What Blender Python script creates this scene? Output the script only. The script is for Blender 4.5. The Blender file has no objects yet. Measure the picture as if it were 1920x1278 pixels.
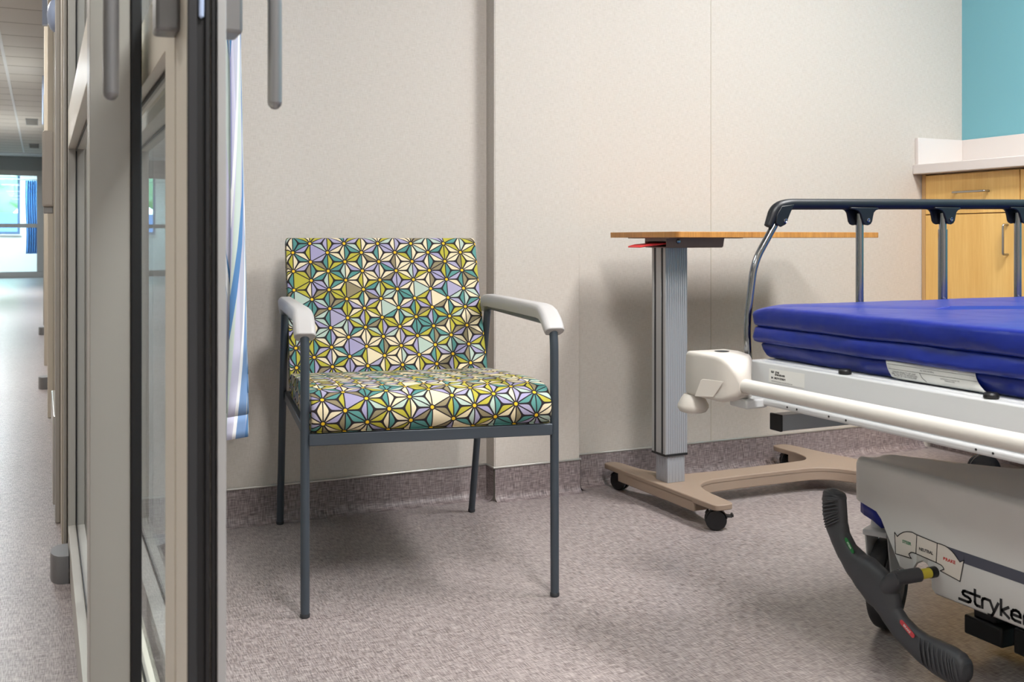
import bpy, bmesh, math, random
from mathutils import Vector, Matrix
R = random.Random(7)
SC = bpy.context.scene
COL = SC.collection
PI = math.pi

# ------------------------------------------------------------------ camera
A = math.radians(24.76); SA, CA = math.sin(A), math.cos(A)
FPX, HC, HOR = 1910.0, 0.85, 450.0
cam = bpy.data.cameras.new('camera'); co = bpy.data.objects.new('camera', cam); COL.objects.link(co)
co.location = (0, 0, HC); co.rotation_euler = (PI/2, 0, -A)
cam.sensor_width = 36; cam.lens = FPX*36/1920; cam.shift_y = (HOR-639)/1920
cam.clip_start = .02; cam.clip_end = 200
cam.dof.use_dof = True; cam.dof.focus_distance = 2.75; cam.dof.aperture_fstop = 9
SC.camera = co

# read-off of measured points: a point of the picture on a known real plane
def onX(u, v, X):
    t = (u-960)/FPX; d = X/(CA*t+SA); return Vector((X, d*(CA-SA*t), HC-(v-HOR)*d/FPX))
def onY(u, v, Y):
    t = (u-960)/FPX; d = Y/(CA-SA*t); return Vector((d*(CA*t+SA), Y, HC-(v-HOR)*d/FPX))
def onZ(u, v, z):
    d = FPX*(HC-z)/(v-HOR); t = (u-960)/FPX
    return Vector((d*(CA*t+SA), d*(CA-SA*t), z))

# ------------------------------------------------------------------ materials
def s2l(c): return tuple((x/12.92 if x <= .04045 else ((x+.055)/1.055)**2.4) for x in (v/255 for v in c))
def new_mat(name):
    m = bpy.data.materials.new(name); m.use_nodes = True
    nt = m.node_tree; b = nt.nodes['Principled BSDF']
    return m, nt, b
def mat(name, rgb, rough=.5, metal=0, spec=.5, bump=0, bscale=300, coat=0, emit=None, estr=0, vary=0):
    m, nt, b = new_mat(name)
    c = (*s2l(rgb), 1)
    b.inputs['Base Color'].default_value = c
    b.inputs['Roughness'].default_value = rough
    b.inputs['Metallic'].default_value = metal
    b.inputs['Specular IOR Level'].default_value = spec
    b.inputs['Coat Weight'].default_value = coat
    if emit:
        b.inputs['Emission Color'].default_value = (*s2l(emit), 1); b.inputs['Emission Strength'].default_value = estr
    tc = nt.nodes.new('ShaderNodeTexCoord')
    n = nt.nodes.new('ShaderNodeTexNoise'); n.inputs['Scale'].default_value = bscale if bump else 9
    n.inputs['Detail'].default_value = 4
    nt.links.new(tc.outputs['Object'], n.inputs['Vector'])
    if bump:
        bp = nt.nodes.new('ShaderNodeBump'); bp.inputs['Strength'].default_value = bump; bp.inputs['Distance'].default_value = .002
        nt.links.new(n.outputs['Fac'], bp.inputs['Height']); nt.links.new(bp.outputs['Normal'], b.inputs['Normal'])
    else:
        mr = nt.nodes.new('ShaderNodeMapRange'); mr.inputs['To Min'].default_value = max(0, rough-.04); mr.inputs['To Max'].default_value = rough+.04
        nt.links.new(n.outputs['Fac'], mr.inputs['Value']); nt.links.new(mr.outputs['Result'], b.inputs['Roughness'])
    return m

class G:
    """tiny node-graph helper: G.m(op, a, b) chains math nodes"""
    def __init__(s, nt): s.nt = nt
    def n(s, t, **kw):
        x = s.nt.nodes.new(t)
        for k, v in kw.items(): setattr(x, k, v)
        return x
    def put(s, sock, v):
        if isinstance(v, (int, float)): sock.default_value = v
        elif isinstance(v, (tuple, list)): sock.default_value = v
        else: s.nt.links.new(v, sock)
    def m(s, op, a, b=0.0, c=None, clamp=False):
        x = s.n('ShaderNodeMath', operation=op); x.use_clamp = clamp
        s.put(x.inputs[0], a); s.put(x.inputs[1], b)
        if c is not None: s.put(x.inputs[2], c)
        return x.outputs[0]
    def mix(s, f, a, b, bt='MIX'):
        x = s.n('ShaderNodeMix', data_type='RGBA', blend_type=bt)
        s.put(x.inputs[0], f); s.put(x.inputs[6], a); s.put(x.inputs[7], b)
        return x.outputs[2]
    def noise(s, vec, scale, detail=2, rough=.5):
        x = s.n('ShaderNodeTexNoise'); s.put(x.inputs['Vector'], vec); x.inputs['Scale'].default_value = scale
        x.inputs['Detail'].default_value = detail; x.inputs['Roughness'].default_value = rough
        return x.outputs['Fac']
    def mapping(s, vec, sc=(1, 1, 1), rot=(0, 0, 0)):
        x = s.n('ShaderNodeMapping'); s.put(x.inputs['Vector'], vec); x.inputs['Scale'].default_value = sc; x.inputs['Rotation'].default_value = rot
        return x.outputs[0]
    def ramp(s, f, stops, interp='LINEAR'):
        x = s.n('ShaderNodeValToRGB'); r = x.color_ramp; r.interpolation = interp
        while len(r.elements) < len(stops): r.elements.new(.5)
        for e, (p, c) in zip(r.elements, stops): e.position = p; e.color = (*s2l(c), 1)
        s.put(x.inputs[0], f); return x.outputs[0]

def woven(name, dark, mid, light, k, axes, rough, spec=.4, contrast=1.0, bump=.15, stain=.25):
    """woven-look surface: two crossed families of fine threads (axes = which two object axes the threads follow)"""
    m, nt, b = new_mat(name); g = G(nt)
    tc = g.n('ShaderNodeTexCoord'); v = tc.outputs['Object']
    sc1 = [1, 1, 1]; sc2 = [1, 1, 1]
    sc1[axes[0]] = k; sc1[axes[1]] = k*.08
    sc2[axes[1]] = k; sc2[axes[0]] = k*.08
    n1 = g.noise(g.mapping(v, sc1), 1, 1); n2 = g.noise(g.mapping(v, sc2), 1, 1)
    big = g.noise(v, 3.0, 3); med = g.noise(v, 60, 2)
    t = g.m('ADD', g.m('MULTIPLY', n1, .5), g.m('MULTIPLY', n2, .5))
    t = g.m('ADD', t, g.m('MULTIPLY', g.m('SUBTRACT', med, .5), .10))
    t = g.m('ADD', t, g.m('MULTIPLY', g.m('SUBTRACT', big, .5), stain))
    t = g.m('ADD', g.m('MULTIPLY', g.m('SUBTRACT', t, .5), contrast), .5, clamp=True)
    c = g.ramp(t, [(.25, dark), (.5, mid), (.75, light)])
    hue = g.noise(g.mapping(v, sc2), 1.7, 1)
    c = g.mix(g.m('MULTIPLY', g.m('SUBTRACT', hue, .5), .4, clamp=True), c, (*s2l(((mid[0]+18), mid[1]+10, mid[2]-8)), 1))
    g.put(b.inputs['Base Color'], c); b.inputs['Roughness'].default_value = rough; b.inputs['Specular IOR Level'].default_value = spec
    bp = g.n('ShaderNodeBump'); bp.inputs['Strength'].default_value = bump; bp.inputs['Distance'].default_value = .001
    g.put(bp.inputs['Height'], t); g.put(b.inputs['Normal'], bp.outputs[0])
    return m

def wood(name, dark, light, axis, k, rough=.4):
    m, nt, b = new_mat(name); g = G(nt)
    tc = g.n('ShaderNodeTexCoord'); v = tc.outputs['Object']
    sc = [k, k, k]; sc[axis] = k*.05
    mv = g.mapping(v, sc)
    n1 = g.noise(mv, 1, 4, .6); n2 = g.noise(mv, 6, 3, .6); n3 = g.noise(g.mapping(v, [q*.12 for q in sc]), 1, 2)
    t = g.m('ADD', g.m('MULTIPLY', n1, .5), g.m('ADD', g.m('MULTIPLY', n2, .3), g.m('MULTIPLY', n3, .3)))
    g.put(b.inputs['Base Color'], g.ramp(t, [(.35, dark), (.7, light)])); b.inputs['Roughness'].default_value = rough
    return m

def star_fabric():
    """printed upholstery: triangle lattice of yellow dots, each triangle cut in three petals with dark outlines"""
    m, nt, b = new_mat('star_fabric'); g = G(nt)
    uv = g.n('ShaderNodeUVMap'); sp = g.n('ShaderNodeSeparateXYZ'); g.put(sp.inputs[0], uv.outputs[0])
    h = math.sqrt(3)/2; S = .0572
    x = g.m('MULTIPLY', sp.outputs[0], 1/S/h); y = g.m('MULTIPLY', sp.outputs[1], 1/S/h)
    b0 = x
    b1 = g.m('ADD', g.m('MULTIPLY', x, -.5), g.m('MULTIPLY', y, -h))
    b2 = g.m('ADD', g.m('MULTIPLY', x, -.5), g.m('MULTIPLY', y, h))
    B = [b0, b1, b2]
    I = [g.m('FLOOR', q) for q in B]; F = [g.m('SUBTRACT', q, i) for q, i in zip(B, I)]
    sm = g.m('ADD', F[0], g.m('ADD', F[1], F[2]))
    down = g.m('GREATER_THAN', sm, 1.5)
    W = [g.m('ABSOLUTE', g.m('SUBTRACT', f, down)) for f in F]       # barycentric weights
    mn = g.m('MINIMUM', W[0], g.m('MINIMUM', W[1], W[2])); mx = g.m('MAXIMUM', W[0], g.m('MAXIMUM', W[1], W[2]))
    md = g.m('SUBTRACT', 1.0, g.m('ADD', mn, mx))
    idx = g.m('ADD', g.m('LESS_THAN', W[1], g.m('ADD', mn, 1e-5)), g.m('MULTIPLY', g.m('LESS_THAN', W[2], g.m('ADD', mn, 1e-5)), 2))
    def hsh(a, b_, c):
        cv = g.n('ShaderNodeCombineXYZ'); g.put(cv.inputs[0], a); g.put(cv.inputs[1], b_); g.put(cv.inputs[2], c)
        w = g.n('ShaderNodeTexWhiteNoise', noise_dimensions='3D'); g.put(w.inputs['Vector'], cv.outputs[0]); return w.outputs['Value']
    i0 = g.m('ADD', I[0], .37); i1 = g.m('ADD', I[1], .37)
    tri = hsh(i0, i1, g.m('ADD', down, 20.5))
    solid = g.m('MULTIPLY', g.m('GREATER_THAN', tri, .80), g.m('SUBTRACT', 1.0, down))
    sub = g.m('MULTIPLY', idx, g.m('SUBTRACT', 1.0, solid))
    hv = hsh(i0, i1, g.m('ADD', g.m('MULTIPLY', down, 7), g.m('ADD', sub, .5)))
    pal = [(228, 213, 180), (226, 210, 172), (180, 172, 52), (72, 136, 132), (176, 194, 182), (160, 154, 190), (138, 126, 96), (166, 160, 190), (180, 172, 52), (80, 142, 138), (228, 213, 180)]
    colr = g.ramp(hv, [(i/len(pal), c) for i, c in enumerate(pal)], 'CONSTANT')
    edge = g.m('MULTIPLY', mn, h)
    d1 = g.m('MULTIPLY', g.m('SUBTRACT', md, mn), .5); d2 = g.m('MULTIPLY', g.m('SUBTRACT', mx, mn), .5)
    har = g.m('DIVIDE', g.m('MULTIPLY', d1, d2), g.m('ADD', g.m('ADD', d1, d2), 1e-4))
    line_a = g.m('LESS_THAN', edge, .0255)
    line_b = g.m('MULTIPLY', g.m('LESS_THAN', har, .031), g.m('SUBTRACT', 1.0, solid))
    dn = g.m('SQRT', g.m('ADD', g.m('ADD', g.m('MULTIPLY', mn, mn), g.m('MULTIPLY', md, md)), g.m('MULTIPLY', mn, md)))
    ring = g.m('LESS_THAN', dn, .115); dot = g.m('LESS_THAN', dn, .072)
    ink = g.m('MAXIMUM', g.m('MAXIMUM', line_a, line_b), ring)
    fib = g.noise(g.mapping(uv.outputs[0], (2600, 500, 1)), 1, 2)
    colr = g.mix(g.m('MULTIPLY', fib, .22), colr, (*s2l((120, 116, 104)), 1))
    c = g.mix(ink, colr, (*s2l((36, 30, 34)), 1))
    c = g.mix(dot, c, (*s2l((226, 182, 40)), 1))
    g.put(b.inputs['Base Color'], c); b.inputs['Roughness'].default_value = .75; b.inputs['Specular IOR Level'].default_value = .25
    bp = g.n('ShaderNodeBump'); bp.inputs['Strength'].default_value = .12; bp.inputs['Distance'].default_value = .0006
    g.put(bp.inputs['Height'], fib); g.put(b.inputs['Normal'], bp.outputs[0])
    return m

def curtain_mat(name, white):
    m, nt, b = new_mat(name); g = G(nt)
    uv = g.n('ShaderNodeUVMap').outputs[0]
    def leafy(sx, sy, seed, lo, hi):
        mp = g.mapping(uv, (sx, sy, 1), (0, 0, seed*.12-.25)); x = g.n('ShaderNodeTexWave', wave_type='BANDS', bands_direction='X')
        g.put(x.inputs['Vector'], mp); x.inputs['Scale'].default_value = 1; x.inputs['Distortion'].default_value = 3.4; x.inputs['Detail'].default_value = 1.2
        x.inputs['Detail Scale'].default_value = .35; x.inputs['Phase Offset'].default_value = seed*2.3
        return g.m('MULTIPLY', g.m('SUBTRACT', x.outputs['Fac'], lo), 1/(hi-lo), clamp=True)
    c = (*s2l(white), 1)
    for sx, sy, sd, lo, hi, col in [(8.5, .9, 1, .5, .6, (204, 204, 226)), (9.7, .8, 2, .72, .76, (160, 164, 208)), (7.0, 1.0, 3.3, .80, .84, (126, 158, 202)),
                                    (11, .7, 4.6, .78, .84, (198, 212, 206)), (8.0, 1.1, 5.4, .92, .94, (92, 136, 186)), (13, .8, 6.2, .955, .97, (244, 246, 250))]:
        c = g.mix(leafy(sx, sy, sd, lo, hi), c, (*s2l(col), 1))
    g.put(b.inputs['Base Color'], c); b.inputs['Roughness'].default_value = .85; b.inputs['Specular IOR Level'].default_value = .2
    return m

def glass_mat(name, tint=(248, 252, 252)):
    m, nt, b = new_mat(name); g = G(nt)
    out = nt.nodes['Material Output']; nt.nodes.remove(b)
    gl = g.n('ShaderNodeBsdfGlossy'); gl.inputs['Roughness'].default_value = .008; gl.inputs['Color'].default_value = (.96, .98, 1, 1)
    tr = g.n('ShaderNodeBsdfTransparent'); tr.inputs['Color'].default_value = (*s2l(tint), 1)
    fr = g.n('ShaderNodeFresnel'); fr.inputs['IOR'].default_value = 1.5
    ge = g.n('ShaderNodeNewGeometry'); f2 = g.m('MULTIPLY', fr.outputs[0], g.m('SUBTRACT', 1.0, ge.outputs['Backfacing']), clamp=True)
    mx = g.n('ShaderNodeMixShader'); g.put(mx.inputs[0], f2); g.put(mx.inputs[1], tr.outputs[0]); g.put(mx.inputs[2], gl.outputs[0])
    g.put(out.inputs[0], mx.outputs[0])
    return m

MT = {}
MT['floor'] = woven('floor_vinyl', (104, 95, 94), (148, 138, 137), (180, 171, 168), 470, (0, 1), .33, .5, 1.9, .06, .06)
MT['base'] = woven('cove_vinyl', (86, 76, 77), (132, 120, 121), (170, 159, 157), 420, (0, 2), .5, .4, 1.5, .08, .15)
MT['base_side'] = woven('cove_vinyl_side', (86, 76, 77), (132, 120, 121), (170, 159, 157), 420, (1, 2), .5, .4, 1.5, .08, .15)
MT['paper'] = woven('wall_covering', (176, 168, 159), (196, 189, 181), (208, 202, 196), 620, (0, 2), .62, .35, .75, .06, .05)
MT['paper_side'] = woven('wall_covering_side', (176, 168, 159), (196, 189, 181), (208, 202, 196), 620, (1, 2), .62, .35, .75, .06, .05)
MT['teal'] = mat('teal_paint', (112, 170, 182), .55, bump=.05)
MT['white_paint'] = mat('white_paint', (226, 224, 220), .6, bump=.05)
MT['beige_paint'] = mat('beige_paint', (186, 178, 164), .6, bump=.05)
MT['grey_paint'] = mat('grey_paint', (146, 150, 152), .6, bump=.04)
MT['ceil'] = mat('ceiling_tile', (212, 211, 208), .85, bump=.25, bscale=160)
MT['tbar'] = mat('ceiling_grid', (232, 236, 240), .5)
MT['tline'] = mat('tile_gap', (132, 128, 124), .8)
MT['alu'] = mat('champagne_frame', (168, 164, 157), .42, .15, .5)
MT['alu_pale'] = mat('pale_frame', (216, 209, 195), .42, .1, .5)
MT['alu_grey'] = mat('grey_frame', (170, 170, 170), .35, .35)
MT['gasket'] = mat('black_gasket', (13, 13, 16), .5)
MT['gasket2'] = mat('brush_seal', (40, 40, 42), .8)
MT['lever'] = mat('satin_lever', (128, 128, 130), .34, .6)
MT['glass'] = glass_mat('clear_glass')
MT['chrome'] = mat('chrome', (150, 151, 154), .14, 1)
MT['steel'] = mat('brushed_steel', (170, 168, 164), .3, 1)
MT['cap'] = mat('cap_strip', (196, 194, 190), .3, .7)
MT['frame'] = mat('charcoal_tube', (62, 70, 79), .35, .15, .5)
MT['frame_dark'] = mat('charcoal_glide', (44, 46, 50), .5)
MT['armpad'] = mat('pale_grey_urethane', (180, 177, 176), .42, bump=.03, bscale=900)
MT['star'] = star_fabric()
MT['oak'] = wood('oak_laminate', (146, 92, 40), (204, 146, 74), 2, 220)
MT['oak_edge'] = wood('oak_edge', (148, 96, 46), (202, 146, 80), 0, 160)
MT['maple'] = wood('maple_laminate', (220, 170, 92), (240, 200, 124), 2, 30)
MT['maple_dark'] = wood('maple_side', (190, 150, 100), (210, 172, 120), 2, 30)
MT['solid'] = mat('white_solid_surface', (216, 209, 205), .35)
MT['bronze'] = mat('brown_bracket', (142, 124, 118), .45, .2)
MT['red'] = mat('red_plastic', (238, 62, 64), .35)
MT['col_lt'] = mat('column_silver', (172, 174, 180), .38, .45)
MT['col_dk'] = mat('column_slot', (34, 36, 40), .6)
MT['taupe'] = mat('taupe_powder_coat', (150, 131, 115), .5, bump=.04, bscale=700)
MT['black'] = mat('black_plastic', (20, 20, 22), .45)
MT['blackgloss'] = mat('black_gloss', (16, 17, 20), .25)
MT['railblack'] = mat('rail_grip', (22, 24, 29), .42, spec=.35)
MT['rubber'] = mat('tyre_rubber', (46, 46, 48), .6)
MT['wheel'] = mat('wheel_grey', (120, 120, 122), .5)
MT['white_pl'] = mat('warm_white_plastic', (196, 190, 182), .45)
MT['white_pc'] = mat('white_powder_coat', (206, 208, 209), .34)
MT['bar'] = mat('cream_bar', (208, 204, 197), .38)
MT['hood'] = mat('hood_plastic', (218, 217, 215), .42)
MT['blue'] = mat('blue_band', (10, 30, 130), .4)
MT['pedal'] = mat('pedal_rubber', (62, 63, 67), .5, bump=.05, bscale=900)
MT['yellow'] = mat('yellow_shaft', (206, 190, 60), .45)
MT['ink'] = mat('black_ink', (22, 22, 26), .5)
MT['sign'] = mat('sign_cream', (226, 218, 209), .5)
MT['stripe'] = mat('slate_stripe', (78, 80, 94), .5)
MT['tgreen'] = mat('green_ink', (20, 120, 80), .5)
MT['tred'] = mat('red_ink', (208, 46, 44), .5)
MT['bgreen'] = mat('green_badge', (12, 112, 52), .4)
MT['bred'] = mat('red_badge', (196, 62, 70), .4)
MT['bwhite'] = mat('badge_letters', (226, 232, 228), .5)
MT['paper_lbl'] = mat('label_paper', (222, 222, 218), .5)
MT['lblue'] = mat('pale_blue_plastic', (168, 184, 214), .4)
MT['curt'] = curtain_mat('privacy_curtain', (184, 187, 204))
MT['curt_hem'] = curtain_mat('curtain_hem', (216, 216, 228))
MT['curt_far'] = mat('blue_curtain', (86, 140, 200), .8, bump=.2, bscale=20)
MT['lit'] = mat('light_diffuser', (250, 250, 250), .5, emit=(255, 250, 244), estr=5)
MT['foliage'] = mat('foliage', (150, 186, 140), .8, bump=.5, bscale=4)
MT['trunk'] = mat('bark', (84, 66, 50), .9)
MT['lawn'] = mat('lawn', (140, 172, 110), .9)
MT['roof'] = mat('slate_roof', (92, 112, 140), .8)
MT['mattress'] = None
def mattress_mat():
    m, nt, b = new_mat('blue_vinyl'); g = G(nt)
    v = g.n('ShaderNodeTexCoord').outputs['Object']
    n = g.noise(v, 7, 3); n2 = g.noise(g.mapping(v, (1, 1, 2)), 16, 2)
    b.inputs['Base Color'].default_value = (*s2l((9, 32, 122)), 1)
    b.inputs['Roughness'].default_value = .36; b.inputs['Specular IOR Level'].default_value = .5
    bp = g.n('ShaderNodeBump'); bp.inputs['Strength'].default_value = .6; bp.inputs['Distance'].default_value = .012
    g.put(bp.inputs['Height'], g.m('ADD', n, g.m('MULTIPLY', n2, .4))); g.put(b.inputs['Normal'], bp.outputs[0])
    return m
MT['mattress'] = mattress_mat()

# ------------------------------------------------------------------ mesh building
class MB:
    def __init__(s): s.bm = bmesh.new(); s.uvs = {}
    def v(s, p): return s.bm.verts.new(p)
    def box(s, x0, x1, y0, y1, z0, z1):
        P = [s.v((x, y, z)) for z in (z0, z1) for y in (y0, y1) for x in (x0, x1)]
        for f in ((0, 2, 3, 1), (4, 5, 7, 6), (0, 1, 5, 4), (2, 6, 7, 3), (0, 4, 6, 2), (1, 3, 7, 5)): s.bm.faces.new([P[i] for i in f])
        return s
    def obox(s, c, ax, ay, az):
        """box from centre and three half-axis vectors"""
        c = Vector(c); ax, ay, az = Vector(ax), Vector(ay), Vector(az)
        P = [s.v(c+ax*i+ay*j+az*k) for k in (-1, 1) for j in (-1, 1) for i in (-1, 1)]
        for f in ((0, 2, 3, 1), (4, 5, 7, 6), (0, 1, 5, 4), (2, 6, 7, 3), (0, 4, 6, 2), (1, 3, 7, 5)): s.bm.faces.new([P[i] for i in f])
        return s
    def loft(s, rings, cap=True, closed=True):
        rr = [[s.v(p) for p in r] for r in rings]
        n = len(rr[0])
        for a, b in zip(rr, rr[1:]):
            for i in range(n if closed else n-1):
                j = (i+1) % n
                s.bm.faces.new((a[i], a[j], b[j], b[i]))
        if cap and closed:
            s.bm.faces.new(rr[0][::-1]); s.bm.faces.new(rr[-1])
        return rr
    def tube(s, pts, r, n=14, cap=True):
        pts = [Vector(p) for p in pts]; rs = r if isinstance(r, (list, tuple)) else [r]*len(pts)
        t0 = (pts[1]-pts[0]).normalized()
        up = Vector((0, 0, 1)) if abs(t0.z) < .9 else Vector((1, 0, 0))
        nx = t0.cross(up).normalized()
        rings = []
        for i, p in enumerate(pts):
            if i == 0: t = t0
            elif i == len(pts)-1: t = (pts[i]-pts[i-1]).normalized()
            else: t = ((pts[i+1]-p).normalized()+(p-pts[i-1]).normalized()).normalized()
            nx = (nx-t*nx.dot(t)).normalized(); ny = t.cross(nx)
            rings.append([p+(nx*math.cos(2*PI*k/n)+ny*math.sin(2*PI*k/n))*rs[i] for k in range(n)])
        s.loft(rings, cap); return s
    def prism(s, out, ext):
        e = Vector(ext); a = [s.v(p) for p in out]; b = [s.v(Vector(p)+e) for p in out]; n = len(a)
        s.bm.faces.new(a[::-1]); s.bm.faces.new(b)
        for i in range(n): s.bm.faces.new((a[i], a[(i+1) % n], b[(i+1) % n], b[i]))
        return s
    def lathe(s, prof, o, ax=(0, 0, 1), n=24):
        o = Vector(o); ax = Vector(ax).normalized()
        up = Vector((0, 0, 1)) if abs(ax.z) < .9 else Vector((1, 0, 0))
        e1 = ax.cross(up).normalized(); e2 = ax.cross(e1)
        s.loft([[o+ax*z+(e1*math.cos(2*PI*k/n)+e2*math.sin(2*PI*k/n))*r for k in range(n)] for r, z in prof]); return s
    def sheet(s, grid):
        rr = [[s.v(p) for p in r] for r in grid]
        for a, b in zip(rr, rr[1:]):
            for i in range(len(a)-1): s.bm.faces.new((a[i], a[i+1], b[i+1], b[i]))
        return rr
    def finish(s, name, material, parent=None, bevel=0, seg=2, ang=35, smooth=True, uvf=None, sub=0):
        bmesh.ops.recalc_face_normals(s.bm, faces=s.bm.faces)
        o3 = Vector((0, 0, 0))
        root = parent
        while root is not None and root.parent is not None: root = root.parent
        if root is not None: o3 = root.location.copy()
        me = bpy.data.meshes.new(name)
        if uvf:
            ul = s.bm.loops.layers.uv.new('UVMap')
            for f in s.bm.faces:
                for l in f.loops: l[ul].uv = uvf(l.vert.co, f, l)
        if parent is None:
            vs = [v.co for v in s.bm.verts]
            lo = Vector([min(p[i] for p in vs) for i in range(3)]); hi = Vector([max(p[i] for p in vs) for i in range(3)])
            o3 = Vector(((lo.x+hi.x)/2, (lo.y+hi.y)/2, lo.z))
        for v in s.bm.verts: v.co -= o3
        s.bm.to_mesh(me); s.bm.free()
        me.materials.append(material)
        if smooth:
            for p in me.polygons: p.use_smooth = True
            me.set_sharp_from_angle(angle=math.radians(ang))
        ob = bpy.data.objects.new(name, me); COL.objects.link(ob)
        if parent is not None: ob.parent = parent
        else: ob.location = o3
        if bevel:
            md = ob.modifiers.new('bevel', 'BEVEL'); md.width = bevel; md.segments = seg; md.limit_method = 'ANGLE'; md.angle_limit = math.radians(ang)
            md.harden_normals = False
        if sub:
            md = ob.modifiers.new('sub', 'SUBSURF'); md.levels = sub; md.render_levels = sub
        return ob

def smooth_path(pts, rad, k=5):
    """round the corners of a polyline"""
    pts = [Vector(p) for p in pts]; out = [pts[0]]
    for a, p, b in zip(pts, pts[1:], pts[2:]):
        r = min(rad, (a-p).length*.48, (b-p).length*.48)
        p0 = p+(a-p).normalized()*r; p1 = p+(b-p).normalized()*r
        for i in range(k+1):
            t = i/k; out.append(p0*(1-t)**2+p*2*t*(1-t)+p1*t*t)
    out.append(pts[-1]); return out

def thing(name, loc, label, cat, group=None):
    o = bpy.data.objects.new(name, None); COL.objects.link(o); o.location = loc
    return tag(o, label, cat, group)
def tag(o, label, cat, group=None):
    o['label'] = label; o['category'] = cat
    if group: o['group'] = group
    return o
def struct(o): o['kind'] = 'structure'; return o
def dup(root, loc, label=None):
    r = root.copy(); COL.objects.link(r); r.location = loc
    if label: r['label'] = label
    for ch in root.children:
        c = ch.copy(); COL.objects.link(c); c.parent = r
        for gch in ch.children:
            d = gch.copy(); COL.objects.link(d); d.parent = c
    return r
def text_mesh(name, body, size, o, right, up, material, parent, lift=.0004, bold=0.0, align='CENTER'):
    cu = bpy.data.curves.new('t', 'FONT'); cu.body = body; cu.size = size; cu.align_x = align; cu.align_y = 'CENTER'; cu.offset = bold
    ob = bpy.data.objects.new('t', cu); COL.objects.link(ob)
    dg = bpy.context.evaluated_depsgraph_get(); dg.update()
    me = bpy.data.meshes.new_from_object(ob.evaluated_get(dg))
    bpy.data.objects.remove(ob)
    right = Vector(right).normalized(); up = Vector(up); up = (up-right*up.dot(right)).normalized(); nz = right.cross(up)
    root = parent
    while root.parent is not None: root = root.parent
    o = Vector(o)+nz*lift-root.location
    for v in me.vertices: p = v.co.copy(); v.co = o+right*p.x+up*p.y
    me.materials.clear(); me.materials.append(material)
    r = bpy.data.objects.new(name, me); COL.objects.link(r); r.parent = parent
    return r

# ================================================================== ROOM SHELL
YW, XT, ZC = 3.10, 3.515, 2.75
def struct_box(name, m, *b, bevel=0): return struct(MB().box(*b).finish(name, m, bevel=bevel))
struct_box('floor', MT['floor'], -2.95, XT+.1, -3.1, 30, -.1, 0)
struct_box('ceiling', MT['ceil'], .17, XT+.1, -1.7, YW+.1, ZC, ZC+.08)
struct_box('wall_back', MT['paper'], .10, XT+.1, YW, YW+.10, 0, ZC)
struct_box('wall_right', MT['teal'], XT, XT+.1, -1.7, YW, 0, ZC)
struct_box('wall_near', MT['paper'], .10, XT+.1, -1.8, -1.7, 0, ZC)
# boxed-out column on the back wall
CX0, CX1, CY = 1.338, 1.652, 3.036
cm = MB().box(CX0+.001, CX1, CY, YW, 0, ZC)
struct(cm.finish('wall_column', MT['paper'], bevel=.002))
struct_box('wall_column_return', MT['paper_side'], CX0-.0015, CX0+.001, CY+.001, YW, .11, ZC)
# wall covering seam
sx = onY(1333, 450, YW).x
struct_box('trim_1', MT['beige_paint'], sx-.0012, sx+.0012, YW-.0012, YW+.001, .11, ZC)
# partition header over the sliding doors
struct_box('wall_front', MT['beige_paint'], .055, .19, -1.7, 3.1, 2.22, ZC)
struct_box('wall_front_return', MT['beige_paint'], .055, .19, -1.7, -.95, 0, 2.22)

def cove(path, name, m, zt=.108, rad=.028):
    """cove base swept along a wall path: vertical face with a coved foot.  path = [(x,y)], room on the left of travel"""
    prof = [(.0, zt), (.004, zt)] + [(.004+rad-rad*math.cos(a), rad-rad*math.sin(a)+.0005) for a in [i*PI/2/6 for i in range(7)]] + [(rad+.006, .0)]
    rows = []
    n = len(path)
    for i, (x, y) in enumerate(path):
        p = Vector((x, y))
        dirs = []
        if i > 0: dirs.append((p-Vector(path[i-1])).normalized())
        if i < n-1: dirs.append((Vector(path[i+1])-p).normalized())
        nrm = [Vector((d.y, -d.x)) for d in dirs]
        q = nrm[0] if len(nrm) == 1 else (nrm[0]+nrm[1])/(1+nrm[0].dot(nrm[1]))
        rows.append([(x+q.x*a, y+q.y*a, z) for a, z in prof])
    b = MB(); b.sheet(rows); return struct(b.finish(name, m, ang=50))
cove([(.2, YW), (CX0, YW)], 'baseboard_back', MT['base'])
cove([(CX0, YW), (CX0, CY)], 'baseboard_column_return', MT['base_side'], rad=.022)
cove([(CX0, CY), (CX1, CY)], 'baseboard_column', MT['base'], rad=.024)
cove([(CX1, CY), (CX1, YW)], 'baseboard_column_far', MT['base_side'], rad=.022)
cove([(CX1, YW), (3.29, YW)], 'baseboard_rear', MT['base'])
cove([(XT, YW-.95), (XT, -1.7)], 'baseboard_right', MT['base_side'])
def capstrip(n, x0, x1, y0, y1): struct_box('trim_%d' % n, MT['cap'], x0, x1, y0, y1, .1065, .1125, bevel=.0015)
capstrip(2, .2, CX0-.005, YW-.007, YW); capstrip(3, CX0-.007, CX0, CY-.007, YW); capstrip(4, CX0, CX1+.004, CY-.007, CY)
capstrip(5, CX1, 3.29, YW-.006, YW)

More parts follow.
